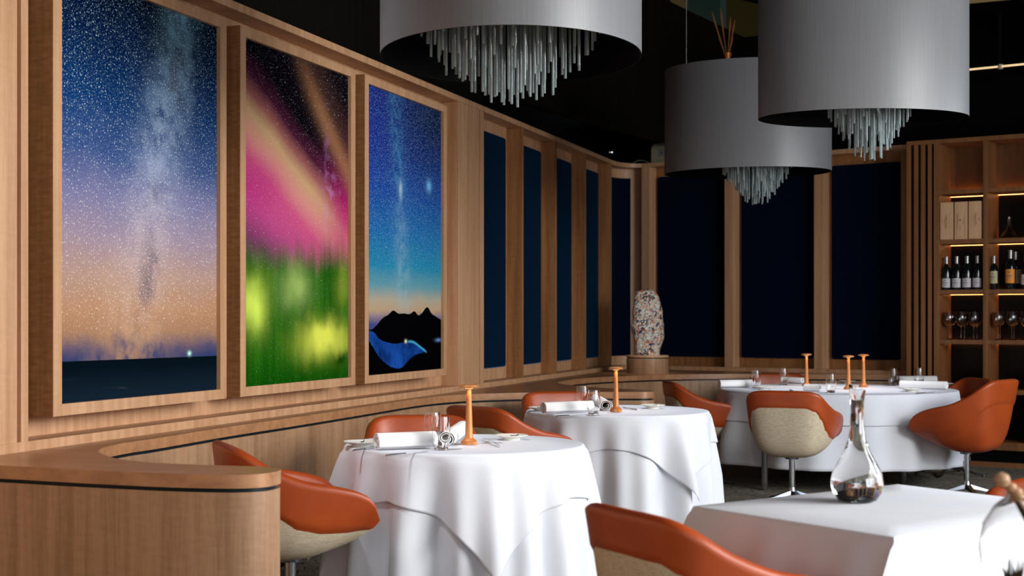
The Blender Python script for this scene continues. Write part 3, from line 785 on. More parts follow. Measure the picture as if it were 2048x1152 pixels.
# ------------------------------------------------------------------ chairs
RIM = [(0, (0, -.300, .806)), (.18, (.14, -.297, .806)), (.30, (.222, -.277, .798)), (.40, (.266, -.232, .772)), (.52, (.292, -.14, .716)), (.65, (.314, -.02, .668)),
       (.80, (.324, .12, .640)), (.90, (.320, .215, .614)), (.96, (.310, .270, .578)), (1.0, (.294, .296, .508))]
CC1 = [(0, (0, -.275, .322)), (.30, (.205, -.24, .325)), (.55, (.262, -.05, .332)), (.8, (.25, .09, .355)), (1.0, (.20, .21, .395))]
CC2 = [(0, (0, -.262, .47)), (.30, (.19, -.235, .47)), (.52, (.268, -.11, .46)), (.65, (.290, .0, .455)), (.8, (.296, .12, .455)), (1.0, (.272, .262, .455))]
ZB = [(0, .702), (.22, .700), (.33, .675), (.42, .615), (.52, .530), (.62, .480), (.75, .462), (.9, .460), (1.0, .468)]
def vtab(tab, a):
    P = [Vector(p) for _, p in tab]; X = [x for x, _ in tab]
    for i in range(len(X)-1):
        if a <= X[i+1] + 1e-9:
            t = (a-X[i])/(X[i+1]-X[i]); b, c = P[i], P[i+1]
            h = X[i+1]-X[i]
            def tan(k):
                if k == 0: tt = (P[1]-P[0])/(X[1]-X[0]); return Vector((tt.x, 0, 0))
                if k == len(X)-1: return (P[k]-P[k-1])/(X[k]-X[k-1])
                return (P[k+1]-P[k-1])/(X[k+1]-X[k-1])
            m0, m1 = tan(i)*h, tan(i+1)*h
            return (2*t**3-3*t*t+1)*b + (t**3-2*t*t+t)*m0 + (-2*t**3+3*t*t)*c + (t**3-t*t)*m1
    return P[-1]
def chair_columns():
    cols_ = []; N = 30
    side = []
    for i in range(N+1):
        a = i/N
        R, c1, c2 = vtab(RIM, a), vtab(CC1, a), vtab(CC2, a)
        ang = -pi/2 + a*(pi/2+radians(35)); B = Vector((.07*cos(ang), .07*sin(ang), .333))
        side.append((R, c1, c2, B, lerpt(ZB, a), a))
    front = []
    R1, C1_, C2_, B1 = side[-1][:4]
    for k in range(1, 8):                                   # across the front lip, from right nose to centre
        t = k/8; s_ = t
        x = R1.x*(1-s_)
        e = 1-(1-s_)**2
        R = Vector((x, R1.y + .012*e, R1.z - .055*min(1, e*1.6))); c1 = Vector((C1_.x*(1-s_), C1_.y+.02*e, C1_.z)); c2 = Vector((C2_.x*(1-s_), C2_.y+.015*e, C2_.z-.03*e))
        aa = radians(35) + t*radians(55); B = Vector((.07*cos(aa), .07*sin(aa), .333))
        front.append((R, c1, c2, B, 9, 1+t))
    Rc = (Vector((0, R1.y+.012, R1.z-.055)), Vector((0, C1_.y+.02, C1_.z)), Vector((0, C2_.y+.015, C2_.z-.03)), Vector((0, .07, .333)), 9, 2)
    right = side + front
    mir = lambda s: (Vector((-s[0].x, s[0].y, s[0].z)), Vector((-s[1].x, s[1].y, s[1].z)), Vector((-s[2].x, s[2].y, s[2].z)), Vector((-s[3].x, s[3].y, s[3].z)), s[4], s[5])
    return right + [Rc] + [mir(s) for s in right[:0:-1]]
def bz(c, v):
    R, c1, c2, B = c[:4]; return B*(1-v)**3 + c1*3*v*(1-v)**2 + c2*3*v*v*(1-v) + R*v**3
def make_chair(outer, label, high=0.0):
    o = empty('tub_chair', (0, 0, 0), 0, label, 'chair', 'tan leather tub chairs around the tables')
    cs = chair_columns()
    if high:
        cs = [(Vector((c[0].x*(1+high*.25), c[0].y*(1+high*.3), c[0].z + high*max(0, c[0].z-.6)/.2*.3)), *c[1:]) for c in cs]
    vb = []
    for c in cs:
        if c[4] > 1: vb.append(1.0); continue
        lo, hi = 0, 1
        for _ in range(24):
            md = (lo+hi)/2
            if bz(c, md).z < c[4]: lo = md
            else: hi = md
        vb.append(lo)
    n1, n2 = 14, 12
    sm = MB(); sm.grid([[bz(c, v_*k/n1) for c, v_ in zip(cs, vb)] for k in range(n1+1)], True)
    sm.f.append(tuple(range(len(cs)))[::-1])
    sm.build('shell', outer, o, angle=70)
    # leather: outer band, rolled rim, inner face
    lm = MB(); rows = []
    def outw(c, v):                                          # outward direction in plan
        p = bz(c, v); d = Vector((p.x, p.y+.02, 0)); return d.normalized() if d.length > 1e-4 else Vector((0, 1, 0))
    for k in range(n2+1):
        t = k/n2; row = []
        for c, v_ in zip(cs, vb):
            v = v_ + (1-v_)*t; q = bz(c, v); th = .009*min(1, t*6)*min(1, (1-v_)*6)
            row.append(q + outw(c, v)*th + Vector((0, 0, .0)))
        rows.append(row)
    TH = .050
    inner_bot = []
    for dz, di in ((.008, .004), (.016, .016), (.018, .030), (.012, .044), (0.0, .052)):
        row = []
        for c, v_ in zip(cs, vb):
            fr_ = 1 if c[5] <= 1 else max(.35, 1-(c[5]-1)*1.2)
            q = c[0] + outw(c, 1)*(.009*min(1, (1-v_)*6) - di*fr_) + Vector((0, 0, dz*fr_)); row.append(q)
        rows.append(row)
    for t in (.25, .5, .75, 1.0):
        row = []
        for c, v_ in zip(cs, vb):
            fr_ = 1 if c[5] <= 1 else max(.35, 1-(c[5]-1)*1.2)
            top = c[0] - outw(c, 1)*.045*fr_
            zt = .462
            bot = Vector((top.x*.78, top.y*.78 - .005, zt))
            if c[5] > 1: bot = Vector((top.x*.78, top.y*.86, zt-.006))
            q = top.lerp(bot, t); q += outw(c, 1)*(.012*sin(pi*t))*(1 if c[5] <= 1 else 0); row.append(q)
        rows.append(row)
    lm.grid(rows, True); lm.f.append(tuple((len(rows)-1)*len(cs)+j for j in range(len(cs))))
    lm.build('backrest', LEATHER, o, angle=70)
    # seat cushion
    se = MB(); rr = []
    for (k_, z) in ((.86, .440), (.96, .446), (1.0, .458), (.98, .472), (.88, .483), (.6, .490), (.3, .493), (.02, .494)):
        row = []
        for j in range(48):
            a = 2*pi*j/48; sx = abs(cos(a))**.6*(1 if cos(a) > 0 else -1); sy = abs(sin(a))**.6*(1 if sin(a) > 0 else -1)
            row.append((sx*.222*k_, .022 + sy*.222*k_, z))
        rr.append(row)
    se.grid(rr, True); se.build('seat_cushion', LEATHER, o, angle=60)
    # pedestal
    MB().lathe([(.05, .316), (.05, .336)], 24).build('swivel_plate', DSTEEL, o)
    MB().lathe([(.022, .06), (.0225, .33)], 28).build('pole', CHROME, o)
    MB().lathe([(.034, .045), (.036, .055), (.030, .085), (.023, .11)], 28).build('hub', CHROME, o)
    for k in range(4):
        a = pi/4 + k*pi/2; lg = MB(); d = Vector((cos(a), sin(a), 0)); w_ = Vector((-sin(a), cos(a), 0)); rows = []
        for t, zt, th, hw in ((0, .088, .03, .026), (.3, .062, .02, .021), (.7, .030, .013, .017), (.96, .016, .010, .015), (1.0, .012, .008, .009)):
            c = d*(.02+.28*t); rows.append([c + w_*hw + Vector((0, 0, zt-th)), c + w_*hw*.7 + Vector((0, 0, zt)), c - w_*hw*.7 + Vector((0, 0, zt)), c - w_*hw + Vector((0, 0, zt-th))])
        lg.grid(rows, True); lg.f.append((0, 1, 2, 3)); lg.f.append((16, 17, 18, 19)[::-1])
        l = lg.build('leg', DSTEEL, o, angle=40)
        MB().lathe([(.011, 0), (.012, .006), (.008, .010)], 12, Matrix.Translation(d*.285)).build('glide', BLACK, l)
    return o
CHX = [(-.935, 6.22, 22, 'tan leather tub chair with cream shell in the bay behind the near oak counter'),
       (-.445, 7.60, -78, 'tan leather tub chair facing the camera behind the nearest round table'),
       (-.03, 8.84, 45, 'tan leather tub chair with cream back between the two small round tables'),
       (.40, 10.12, -72, 'tan leather tub chair facing the camera behind the second round table'),
       (1.56, 12.10, 6, 'dark-looking tan tub chair at the left end of the large round table'),
       (2.035, 10.72, 66, 'tan leather tub chair with broad cream back in front of the large round table'),
       (3.74, 12.62, 192, 'tan tub chair on the far right of the large table, behind the all-leather one'),
       (2.48, 13.45, -88, 'tan tub chair behind the large round table, only its top edge showing'),
       (.56, 4.11, 27, 'blurred tan and cream tub chair in the bottom foreground at the square table'),
       (2.30, 5.98, 184, 'tan tub chair cut off by the right photo edge beyond the square table')]
proto = None
for x, y, a, lab in CHX:
    if proto is None:
        proto = make_chair(CREAM, lab); proto.location = (x, y, 0); proto.rotation_euler = (0, 0, radians(a-90))
    else: dup(proto, (x, y, 0), radians(a-90), lab)
hc = make_chair(LEATHER, 'all-leather tan tub chair with higher back at the right of the large round table', .2)
hc.location = (3.43, 11.12, 0); hc.rotation_euler = (0, 0, radians(138-90))

# ------------------------------------------------------------------ round tables and their cloths
TZ = .75
def folds(th, seedv):
    w = th + .12*sin(th*3+seedv)
    a = -cos(12*w+seedv) * .45
    return a + sin(w*17+seedv*2.3) * .28 + sin(th*23+seedv*.7) * .16 + (abs(sin(w*5+seedv*1.3))**3 - .4) * .55
def fold_r(th, d, seedv, amp):
    f = folds(th, seedv); f = f if f < 0 else f*1.1
    return amp * f * min(1, d/.40)**.8
def round_cloth(name, c, R, hem, seedv, label, flare=.10, amp=.075, cat='tablecloth', off=0.0, group='round white tablecloths'):
    N = 288; rows = []
    for rr in (.02, .3, .7, .93): rows.append([(R*rr*cos(2*pi*j/N), R*rr*sin(2*pi*j/N), TZ+off) for j in range(N)])
    for k in range(5):
        a = k/4*pi/2; rows.append([((R-.012+.014*sin(a)+off)*cos(2*pi*j/N), (R-.012+.014*sin(a)+off)*sin(2*pi*j/N), TZ+off-.014*(1-cos(a))) for j in range(N)])
    H = hem(0) if callable(hem) else None
    steps = 22
    for k in range(1, steps+1):
        row = []
        for j in range(N):
            th = 2*pi*j/N
            Lh = hem(th) if callable(hem) else hem
            d = .014 + (Lh-.014)*(k/steps)
            r = R + .002 + off + flare*d*(1-.25*d) + fold_r(th, d, seedv, amp) + (.006 if off else 0)*min(1, d*20)
            if callable(hem):                                # corner points of the overlay stand proud
                q = max(0, (Lh - hem.base)/.32); r += d*.10*q + .010*sin(th*23+seedv)*d
            row.append((r*cos(th), r*sin(th), TZ+off-d))
        rows.append(row)
    mb = MB(); mb.grid(rows, True, False); mb.f.append(tuple(range(N)))
    o = mb.build(name, LINEN, angle=80); o.location = (c[0], c[1], 0)
    so_ = o.modifiers.new('solid', 'SOLIDIFY'); so_.thickness = .0016; so_.offset = 1
    return tag(o, label, cat, group)
class Hem:
    def __init__(s, half, R, rot, mx=.9): s.h, s.R, s.rot, s.base, s.mx = half, R, rot, half-R, mx
    def __call__(s, th):
        a = th - s.rot; m = max(abs(cos(a)), abs(sin(a)))
        L = s.h/m - s.R
        return min(s.mx, L) - .0
def round_table(c, R, label, legs=None):
    o = empty('round_table', (c[0], c[1], 0), 0, label, 'table', 'round tables under white cloths')
    MB().lathe([(0, TZ-.034), (R-.03, TZ-.034), (R-.016, TZ-.03), (R-.016, TZ-.004), (0, TZ-.004)], 64).build('tabletop', OAKD, o)
    if legs:
        for (x, y) in legs: MB().lathe([(.024, 0), (.026, .004), (.026, TZ-.034)], 24, Matrix.Translation((x-c[0], y-c[1], 0))).build('leg', CHROME, o)
    else:
        MB().lathe([(.25, 0), (.25, .012), (.05, .03), (.035, .06), (.035, TZ-.034)], 40).build('pedestal', DSTEEL, o)
    return o
T1 = (-.22, 6.88); R1_ = .553
T2 = (.669, 9.36); R2_ = .573
T3 = (2.686, 12.17); R3_ = .955
round_table(T1, R1_, 'nearest small round table, hidden under white cloths')
round_table(T2, R2_, 'second small round table, hidden under white cloths')
round_table(T3, R3_, 'large round table with steel tube legs under a white cloth', [(1.97, 11.50), (3.16, 11.92), (2.53, 12.7), (3.45, 12.55), (1.98, 12.75)][:4])
round_cloth('tablecloth', T1, R1_, .735, 1.0, 'long white linen cloth hanging to the floor on the nearest round table')
round_cloth('tablecloth', T2, R2_, .735, 2.6, 'long white linen cloth hanging to the floor on the second round table')
round_cloth('tablecloth', T3, R3_, .575, 4.2, 'white linen cloth ending above the floor on the large round table', flare=.12, amp=.055)
h1 = Hem(.77, R1_, radians(-77+45)); h2 = Hem(.77, R2_, radians(-52+45)); h3 = Hem(1.24, R3_, radians(-30), .235); h3.base = .235
round_cloth('overlay_cloth', T1, R1_, h1, 1.0, 'square white overlay with a long pointed corner on the nearest round table', off=.004, cat='table overlay', group='white overlays on top of the long cloths')
round_cloth('overlay_cloth', T2, R2_, h2, 2.6, 'square white overlay with pointed corners on the second round table', off=.004, cat='table overlay', group='white overlays on top of the long cloths')
round_cloth('overlay_cloth', T3, R3_, h3, 4.2, 'wide white overlay with an even hem on the large round table', off=.004, flare=.12, amp=.055, cat='table overlay', group='white overlays on top of the long cloths')

# ------------------------------------------------------------------ square table in the foreground
Lc, Nc, Bc = Vector((.567, 4.63)), Vector((1.027, 3.965)), Vector((1.37, 5.24)); Rc_ = Bc + Nc - Lc
per = [Lc, Nc, Rc_, Bc]; cen = (Lc+Rc_)/2
rtb = empty('square_table', (*cen, 0), 0, 'square table in the foreground, hidden under a white cloth', 'table')
inn = [(p-cen)*.975 for p in per]
MB().prism([tuple(p) for p in inn], TZ-.035, TZ-.003).build('tabletop', OAKD, rtb)
MB().lathe([(.28, 0), (.28, .012), (.05, .03), (.04, .06), (.04, TZ-.035)], 40).build('pedestal', DSTEEL, rtb)
mb = MB(); ring = []; rc = .018
def edge_n(i):
    a, b = per[i], per[(i+1) % 4]; t = (b-a).normalized(); return Vector((t.y, -t.x)) if (Vector((t.y, -t.x)).dot((a+b)/2-cen) > 0) else Vector((-t.y, t.x))
FLR = [(.40, .10), (.16, .08), (.2, .1), (.2, .1)]          # flare near the edge and further down, per side
for i in range(4):
    a, b = per[i], per[(i+1) % 4]; n0 = edge_n(i); pn = edge_n((i-1) % 4); L = (b-a).length
    for k in range(7):                                      # corner fan
        t = k/6; ring.append((a, pn.lerp(n0, t).normalized(), i, t, 'c'))
    for k in range(1, 26): t = k/26; ring.append((a + (b-a)*t, n0, i, t, 'e'))
nR = len(ring); rows = []
cpos = lambda e, s: (e[0]-cen)
rows.append([(*((e[0]-cen)*.03), TZ+.001) for e in ring])
rows.append([(*((e[0]-cen)*.6), TZ+.001) for e in ring])
rows.append([(*((e[0]-cen)*(1-.02)), TZ+.001) for e in ring])
for (s, dz) in ((-.004, .002), (.001, .006), (.004, .014)): rows.append([(*((e[0]-cen) + e[1]*s), TZ+.001-dz) for e in ring])
for k in range(1, 21):
    d = .014 + .70*(k/20)**1.2; row = []
    for e in ring:
        i = e[2]; fa, fb = FLR[i]; pa, pb = FLR[(i-1) % 4]
        f = lambda a_, b_: a_*min(d, .12) + b_*max(0, d-.12)
        if e[4] == 'c':
            n0, pn = edge_n(i), edge_n((i-1) % 4); w = e[3]
            w_ = w*w*(3-2*w)
            v = pn*f(pa, pb)*(1-w_) + n0*f(fa, fb)*w_ + (pn+n0)*.5*(.10*d)*(4*w*(1-w))
            v += pn*f(pa, pb)*.9*min(w_*2, 1)*(1 if w > 0 else 0) * (1-abs(2*w-1))
        else:
            t = e[3]; edge = min(t, 1-t)
            v = e[1]*(f(fa, fb) + .022*d/.4*sin(t*17+i*2)*min(1, edge*8) + .012*sin(t*31+i)*min(1, d*3)*min(1, edge*8))
            # the cloth spreads sideways near a corner
            tg = (per[(i+1) % 4]-per[i]).normalized()
            if t < .3: v += -tg*f(*FLR[(i-1) % 4])*(1-t/.3)**1.5
            if t > .7: v += tg*f(*FLR[(i+1) % 4])*((t-.7)/.3)**1.5
        row.append((*((e[0]-cen) + e[1]*.004 + v), TZ+.001-d))
    rows.append(row)
mb.grid(rows, True); mb.f.append(tuple(range(nR)))
o = mb.build('tablecloth', LINEN, angle=80); o.location = (*cen, 0)
so_ = o.modifiers.new('solid', 'SOLIDIFY'); so_.thickness = .0016; so_.offset = 1
tag(o, 'plain white linen cloth on the blurred square foreground table', 'tablecloth')

# ------------------------------------------------------------------ table lamps
def make_lamp():
    o = empty('table_lamp', (0, 0, 0), 0, '', 'table lamp', 'copper mushroom lamps on the tables')
    kn = MB(); seg = 96; rows = []
    for z in (0.0015, .016): rows.append([((.0375 if j % 2 else .0362)*cos(2*pi*j/seg), (.0375 if j % 2 else .0362)*sin(2*pi*j/seg), z) for j in range(seg)])
    kn.grid(rows, True); kn.f.append(tuple(range(seg))[::-1]); kn.f.append(tuple(seg+j for j in range(seg)))
    kn.build('knurled_base', COPPER, o, smooth=False)
    MB().lathe([(.034, .016), (.035, .018), (.030, .024), (.021, .031), (.0185, .040), (.0165, .09), (.0125, .20), (.0108, .262)], 36).build('stem', COPPER, o)
    MB().lathe([(.0, .262), (.0385, .264), (.0440, .266), (.0455, .270), (.043, .275), (.030, .2785), (0, .280)], 48).build('cap', COPPER, o)
    MB().lathe([(.0112, .2585), (.018, .2590), (.018, .2616), (.0112, .2618)], 32, cap=False).build('light_ring', LAMPG, o)
    l = bpy.data.lights.new('lamp_light', 'SPOT'); l.energy = 0.22; l.color = (1, .50, .22); l.shadow_soft_size = .012; l.spot_size = radians(150); l.spot_blend = .6
    for k in range(3):
        lo = bpy.data.objects.new('lamp_light', l); COL.objects.link(lo); lo.parent = o
        a = radians(-90 + 120*k); lo.location = (.026*cos(a), .026*sin(a), .256)
    return o
ZT = TZ + .0055
lampm = make_lamp(); first = True
for px, py, lab in ((938, 889.5, 'copper mushroom lamp, largest, on the nearest round table'), (1232, 823.5, 'copper mushroom lamp on the second round table'),
                    (1613, 772, 'copper mushroom lamp on the large table, left of three'), (1697, 779, 'copper mushroom lamp on the large table, middle and nearest of three'), (1727, 774.5, 'copper mushroom lamp on the large table, right of three')):
    p = at(px, py, ZT)
    if first: lampm.location = p; lampm['label'] = lab; first = False
    else: dup(lampm, p, 0, lab)

# ------------------------------------------------------------------ tumblers, napkins, plates, cutlery
tg_ = None
def tumbler(px, py, lab, h=.128):
    global tg_
    if tg_ is None:
        pr = [(0, .0), (.024, 0), (.028, .003), (.0365, .030), (.0385, .055), (.0375, .09), (.0335, .128), (.0325, .128), (.0365, .09), (.0375, .056), (.0352, .030), (.027, .011), (0, .008)]
        tg_ = MB().lathe(pr, 40).build('tumbler', GLASS, angle=60); o = tg_
    else: o = tg_.copy(); COL.objects.link(o)
    o.location = at(px, py, ZT); o.scale = (1.08, 1.08, 1.16); tag(o, lab, 'drinking glass', 'clear tumblers set on the tables'); return o
tumbler(882, 900, 'clear tumbler in front of its twin on the nearest round table')
tumbler(865, 889, 'clear tumbler just behind its twin on the nearest round table')
tumbler(1187, 829.5, 'clear tumbler in front of its twin on the second round table')
tumbler(1165, 818, 'clear tumbler just behind its twin on the second round table')
tumbler(1512, 776.5, 'clear tumbler beside the napkin at the left of the large table')
tumbler(1567, 770.5, 'clear tumbler far side of the large table, left of the lamps')
tumbler(1662, 785.5, 'clear tumbler nearest the camera on the large table, between the lamps')
tumbler(1786, 771.5, 'clear tumbler at the left end of the right-hand napkins, large table')
tumbler(1838, 770, 'clear tumbler standing behind the right-hand napkin on the large table')
def napkin(a, b, lab, r=.033, squash=1.0, drape=0.0):
    a, b = Vector(a), Vector(b); ax = (b-a); L = ax.length; ang = atan2(ax.y, ax.x)
    o = empty('rolled_napkin', a, ang, lab, 'napkin', 'rolled white napkins')
    pts = []; turns = 2.2; N = 70
    for i in range(N+1):
        t = i/N; rr = r*(.40+.60*t**.8) if i < N else r
        th = -pi/2 + 2*pi*turns*(t-1) - .9
        pts.append((rr*cos(th), rr*sin(th)*squash + r*squash))
    tail = pts[-1]
    rows = []
    for xx in (0, L*.02, L*.5, L*.98, L):
        k = 1.0 if L*.1 < xx < L*.9 else .985
        rows.append([(xx, (p[0])*k, max(.0015, p[1])) for p in pts])
    mb = MB(); mb.grid(rows)
    m = mb.build('roll', NAPK, o, angle=60)
    s2 = m.modifiers.new('solid', 'SOLIDIFY'); s2.thickness = .0035; s2.offset = 0
    return o
napkin(at(752, 901, ZT), at(868, 896, ZT), 'thick white rolled napkin at the left on the nearest round table', .039)
napkin(at(893, 893, ZT), at(925, 868, ZT), 'white rolled napkin seen end-on left of the lamp, nearest round table', .040, .85)
napkin(at(1086, 828, ZT), at(1182, 824, ZT), 'white rolled napkin at the left on the second round table', .036)
napkin(at(1212, 822, ZT), at(1190, 808, ZT), 'white rolled napkin seen end-on left of the lamp, second round table', .040, .85)
napkin(at(1438, 776, ZT), at(1502, 775, ZT), 'white rolled napkin at the left edge of the large round table', .034)
napkin(at(1606, 768, ZT), at(1562, 766.5, ZT), 'white rolled napkin slanting away left of the lamps, large round table', .034, .85)
napkin(at(1610, 783, ZT), at(1640, 784, ZT), 'short white folded napkin nearest the camera on the large round table', .036, .85)
napkin(at(1796, 766.5, ZT), at(1872, 766, ZT), 'white rolled napkin, rear one of the pair at right of the large table', .033)
napkin(at(1894, 779.5, ZT), at(1800, 777, ZT), 'white rolled napkin, front one of the pair at right of the large table', .034)
pl_ = None
def plate(px, py, lab, twig=True):
    global pl_
    if pl_ is None:
        pl_ = empty('side_plate', (0, 0, 0), 0, '', 'plate', 'small ivory side plates')
        MB().lathe([(0, .004), (.034, .004), (.036, 0), (.040, 0), (.041, .008), (.072, .019), (.080, .023), (.0795, .0255), (.05, .015), (0, .012)], 48).build('dish', CERAM, pl_)
        MB().tube([(-.015, -.01, .016), (.0, 0, .021), (.02, .004, .020), (.034, .010, .025)], .0022, 6).build('herb_twig', BLACK, pl_)
        o = pl_
        o.location = at(px, py, ZT); o['label'] = lab
    else: o = dup(pl_, at(px, py, ZT), random.random()*3, lab)
    return o
plate(1023, 880, 'ivory side plate with a dark twig at the right on the nearest round table')
plate(722, 893, 'ivory side plate behind the napkin at the left edge, nearest round table')
plate(1306, 817, 'ivory side plate with a dark twig at the right on the second round table')
plate(1082, 822, 'ivory side plate behind the napkin at the left edge, second round table')
plate(1527, 779, 'ivory side plate behind the cream-backed chair on the large round table')
plate(1694, 767, 'ivory side plate on the far side behind the lamps, large round table')
plate(1822, 783, 'ivory side plate in front of the right-hand napkins, large round table')
plate(1888, 772, 'ivory side plate at the far right edge of the large round table')
STL = mat('cutlery_steel', (.7, .7, .72), .18, 1.0)
def knife(a, b, lab):
    a, b = Vector(a), Vector(b); d = b-a; L = d.length
    o = empty('table_knife', a, atan2(d.y, d.x), lab, 'knife', 'table knives')
    MB().tube([(0, 0, .004), (L*.1, 0, .004), (L*.45, 0, .004)], [.004, .005, .0035], 8).build('handle', STL, o)
    MB().add([(L*.44, -.004, .001), (L*.95, -.006, .001), (L, .003, .001), (L*.44, .004, .001), (L*.44, -.004, .003), (L*.95, -.006, .0022), (L, .003, .003), (L*.44, .004, .004)],
             [(3, 2, 1, 0), (4, 5, 6, 7), (0, 1, 5, 4), (1, 2, 6, 5), (2, 3, 7, 6), (3, 0, 4, 7)]).build('blade', STL, o)
def fork(a, b, lab):
    a, b = Vector(a), Vector(b); d = b-a; L = d.length
    o = empty('table_fork', a, atan2(d.y, d.x), lab, 'fork', 'table forks')
    MB().tube([(0, 0, .004), (L*.1, 0, .004), (L*.7, 0, .007)], [.004, .005, .003], 8).build('handle', STL, o)
    mb = MB()
    for k in range(4):
        y_ = (k-1.5)*.006; mb.tube([(L*.68, y_*.3, .007), (L*.76, y_, .005), (L*.9, y_, .006), (L, y_, .011)], [.003, .0018, .0016, .0008], 6)
    mb.build('tines', STL, o)
knife(at(772, 913, ZT), at(858, 903.5, ZT), 'silver knife in front of the rolled napkin, nearest round table')
knife(at(706, 903, ZT), at(760, 895, ZT), 'silver knife at the left table edge under the side plate')
fork(at(1000, 895, ZT), at(968, 880, ZT), 'silver fork right of the lamp on the nearest round table')
knife(at(1113, 834, ZT), at(1168, 829.5, ZT), 'silver knife in front of the rolled napkin, second round table')
fork(at(1275, 821, ZT), at(1246, 817, ZT), 'silver fork right of the lamp on the second round table')
fork(at(1600, 790, ZT), at(1580, 781, ZT), 'silver fork behind the cream-backed chair on the large round table')
knife(at(1832, 788, ZT), at(1870, 784.5, ZT), 'dark-looking knife at the right front of the large round table')

# ------------------------------------------------------------------ decanter on the square table
dz_ = TZ + .002
dp = at(1714, 1003, dz_)
prof = [(0, 0), (.045, .0), (.062, .006), (.078, .030), (.084, .060), (.078, .092), (.060, .128), (.042, .160), (.029, .195), (.0225, .235), (.0205, .28), (.022, .32), (.0255, .352), (.027, .366)]
inn_ = [(max(r-.0022, 0), z+.001 if i > 2 else z+.006) for i, (r, z) in enumerate(prof)]
mb = MB(); full = prof + [(.0248, .366), (.0233, .352), (.0198, .325), (.0, .324)]
mb.lathe(full, 64)
mb.v = [(x, y, z + max(0, (z-.33)/.04)*(-x*.42)) for x, y, z in mb.v]
o = mb.build('carafe', glass('carafe_glass', (1, 1, 1), 0, 1.36), angle=70); o.location = dp
tag(o, 'tall clear glass carafe with slanted mouth on the square foreground table', 'carafe')

# ------------------------------------------------------------------ fishbowl vase with dried branch at the right edge
VX, VY = 1.128, 3.16
stt = empty('side_table', (1.2, 3.06, 0), 0, 'small round side table below the photo edge carrying the glass vase', 'side table')
MB().lathe([(0, .70), (.24, .70), (.25, .708), (.25, .722), (.24, .73), (0, .73)], 48).build('tabletop', OAKD, stt)
MB().lathe([(.17, 0), (.17, .012), (.03, .03), (.02, .06), (.02, .70)], 32).build('pedestal', DSTEEL, stt)
pr = [(0, 0), (.045, 0), (.06, .004), (.098, .035), (.122, .085), (.125, .12), (.115, .165), (.09, .205), (.066, .225), (.064, .238)]
ii = [(max(r-.0025, 0), z+(.004 if i < 3 else 0)) for i, (r, z) in enumerate(pr)]
vz = MB().lathe(pr + ii[::-1], 64).build('fishbowl_vase', GLASS, angle=70); vz.location = (VX, VY, .731)
tag(vz, 'round clear glass vase at the right photo edge in the foreground', 'vase')
BR = mat('dried_branch', (.42, .24, .13), .7); BR2 = mat('dried_husk', (.62, .45, .26), .8)
br = empty('dried_branch', (VX, VY, .735), 0, 'dried brown branch with knobbly tip leaning out of the round vase', 'dried branch')
def P_(px, py, Y): return Vector(((px-1024)/F*Y - VX, Y-VY, EYE + (HZ-py)/F*Y - .735))
pth = catmull([P_(2085, 1160, 3.16), P_(2062, 1060, 3.15), P_(2040, 1010, 3.13), P_(2022, 980, 3.12), P_(2006, 960, 3.1)], 5)
MB().tube(pth, [.008]*14 + [.009]*(len(pth)-14), 10).build('stem', BR, br)
mb = MB()
for (px, py, r) in ((2004, 960, .017), (2022, 975, .012), (2034, 985, .012)):
    q = P_(px, py, 3.1); mb.lathe([(0, -r), (r*.7, -r*.7), (r, 0), (r*.75, r*.65), (0, r)], 14, Matrix.Translation(q))
mb.build('bud', BR, br)
pt2 = catmull([P_(2022, 976, 3.11), P_(2045, 995, 3.1), P_(2075, 1010, 3.1)], 5); MB().tube(pt2, .005, 8).build('twig', BR2, br)
hs = MB(); rnd = random.Random(4); b0 = P_(2028, 1180, 3.13)
for k in range(46):
    a = rnd.uniform(0, 2*pi); s_ = rnd.uniform(.2, 1); e = b0 + Vector((.028*s_*cos(a), .02*s_*sin(a), .03+.045*rnd.random()))
    hs.tube([b0 + Vector((.01*cos(a), .01*sin(a), 0)), b0.lerp(e, .6) + Vector((.004*cos(a), 0, 0)), e], [.003, .0022, .0004], 5)
hs.box(b0.x-.02, b0.x+.02, b0.y-.015, b0.y+.015, -.728+.732, b0.z+.005)
dsd = hs.build('seed_husk', BR2); dsd.location = (VX, VY, .735); tag(dsd, 'spiky dried seed head lying inside the round glass vase', 'dried flower')

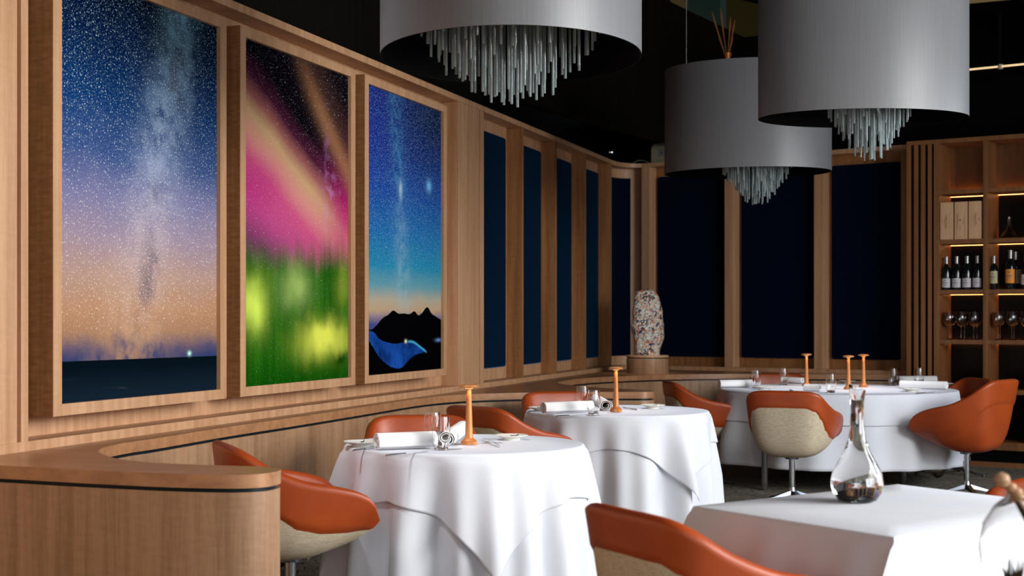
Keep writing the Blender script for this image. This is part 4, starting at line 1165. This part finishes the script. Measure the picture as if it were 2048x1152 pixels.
# ------------------------------------------------------------------ drum pendants with glass rods
RODM = MB().lathe([(.0054, 0), (.0060, .0015), (.0060, .999), (.0055, 1)], 10)
rod0 = None
def pendant(cx, cy, zb, ht, a, b, rot, nrod, cdx, tip, spread, label, rodr, wires, extra=44):
    global rod0
    o = empty('drum_pendant', (cx, cy, 0), rot, label, 'pendant lamp', 'large grey oval drum pendants')
    N = 96
    el = lambda k, z: [((a-k)*cos(2*pi*j/N), (b-k)*sin(2*pi*j/N), z) for j in range(N)]
    MB().grid([el(0, zb), el(0, zb+.008), el(0, zb+ht-.006), el(.003, zb+ht), el(.004, zb+ht)], True).build('shade', SHADE, o, angle=50)
    MB().grid([el(0, zb), el(.006, zb), el(.006, zb+ht)], True).build('shade_lining', BLACK, o, fix=False)
    pz = zb + .47
    pm = MB().grid([el(.01, pz), el(.01, pz+.02)], True); pm.f += [tuple(range(N))[::-1], tuple(N+j for j in range(N))]
    pm.build('ceiling_plate', BLACK, o)
    for (wx, wy) in wires: MB().lathe([(.0035, zb+ht-.2), (.0035, 5.2)], 8, Matrix.Translation((wx, wy, 0))).build('suspension_wire', CHROME, o)
    rnd = random.Random(nrod)
    pts = []
    for k in range(nrod):
        rr = spread*sqrt((k+.5)/nrod); th = k*2.39996 + rnd.uniform(-.12, .12); pts.append((rr, th))
    for rr, th in pts:
        q = rr/spread
        ze = tip + lerpt([(0, 0), (.25, .02), (.45, .07), (.7, .16), (.85, .22), (1, .31)], q)*1.0 + rnd.uniform(-.012, .03)
        if rod0 is None:
            rod0 = RODM.build('glass_rod', RODG, o, angle=60); r = rod0
        else: r = rod0.copy(); COL.objects.link(r); r.parent = o
        lx, ly = rr*cos(th), rr*sin(th)
        r.location = (lx + cdx, ly, ze); r.scale = (rodr, rodr, pz-ze)
    xm = MB()
    for k in range(extra):
        rr = spread*sqrt(rnd.random()); th = rnd.uniform(0, 2*pi)
        ze = tip + .02 + lerpt([(0, 0), (.25, .02), (.45, .07), (.7, .16), (.85, .22), (1, .31)], rr/spread) + rnd.uniform(-.01, .05); q = .0064*rodr
        xm.lathe([(q*.9, ze), (q, ze+.0015), (q, pz)], 10, Matrix.Translation((rr*cos(th)+cdx, rr*sin(th), 0)))
    tag(xm.build('glass_rods', RODG, o, angle=60), kind='stuff')
    return o
ZB_ = 2.49
pendant(-.005, 6.52, ZB_, .95, .575, .74, 0, 98, .0, 2.272, .41, 'grey drum pendant with glass rods, largest, hanging top centre', 1.0, ((-.45, 0), (.45, 0)))
pendant(2.022, 8.50, ZB_, .95, .60, .42, radians(0), 84, .04, 2.235, .25, 'grey drum pendant with glass rods, brightly lit, hanging upper right', 1.0, ((-.5, 0), (.5, 0)))
pendant(1.865, 11.70, ZB_, .83, .66, .50, radians(-20), 84, .07, 2.225, .29, 'darker grey drum pendant, farthest and lowest of the three', 1.15, ((-.52, .12), (.06, .3)))
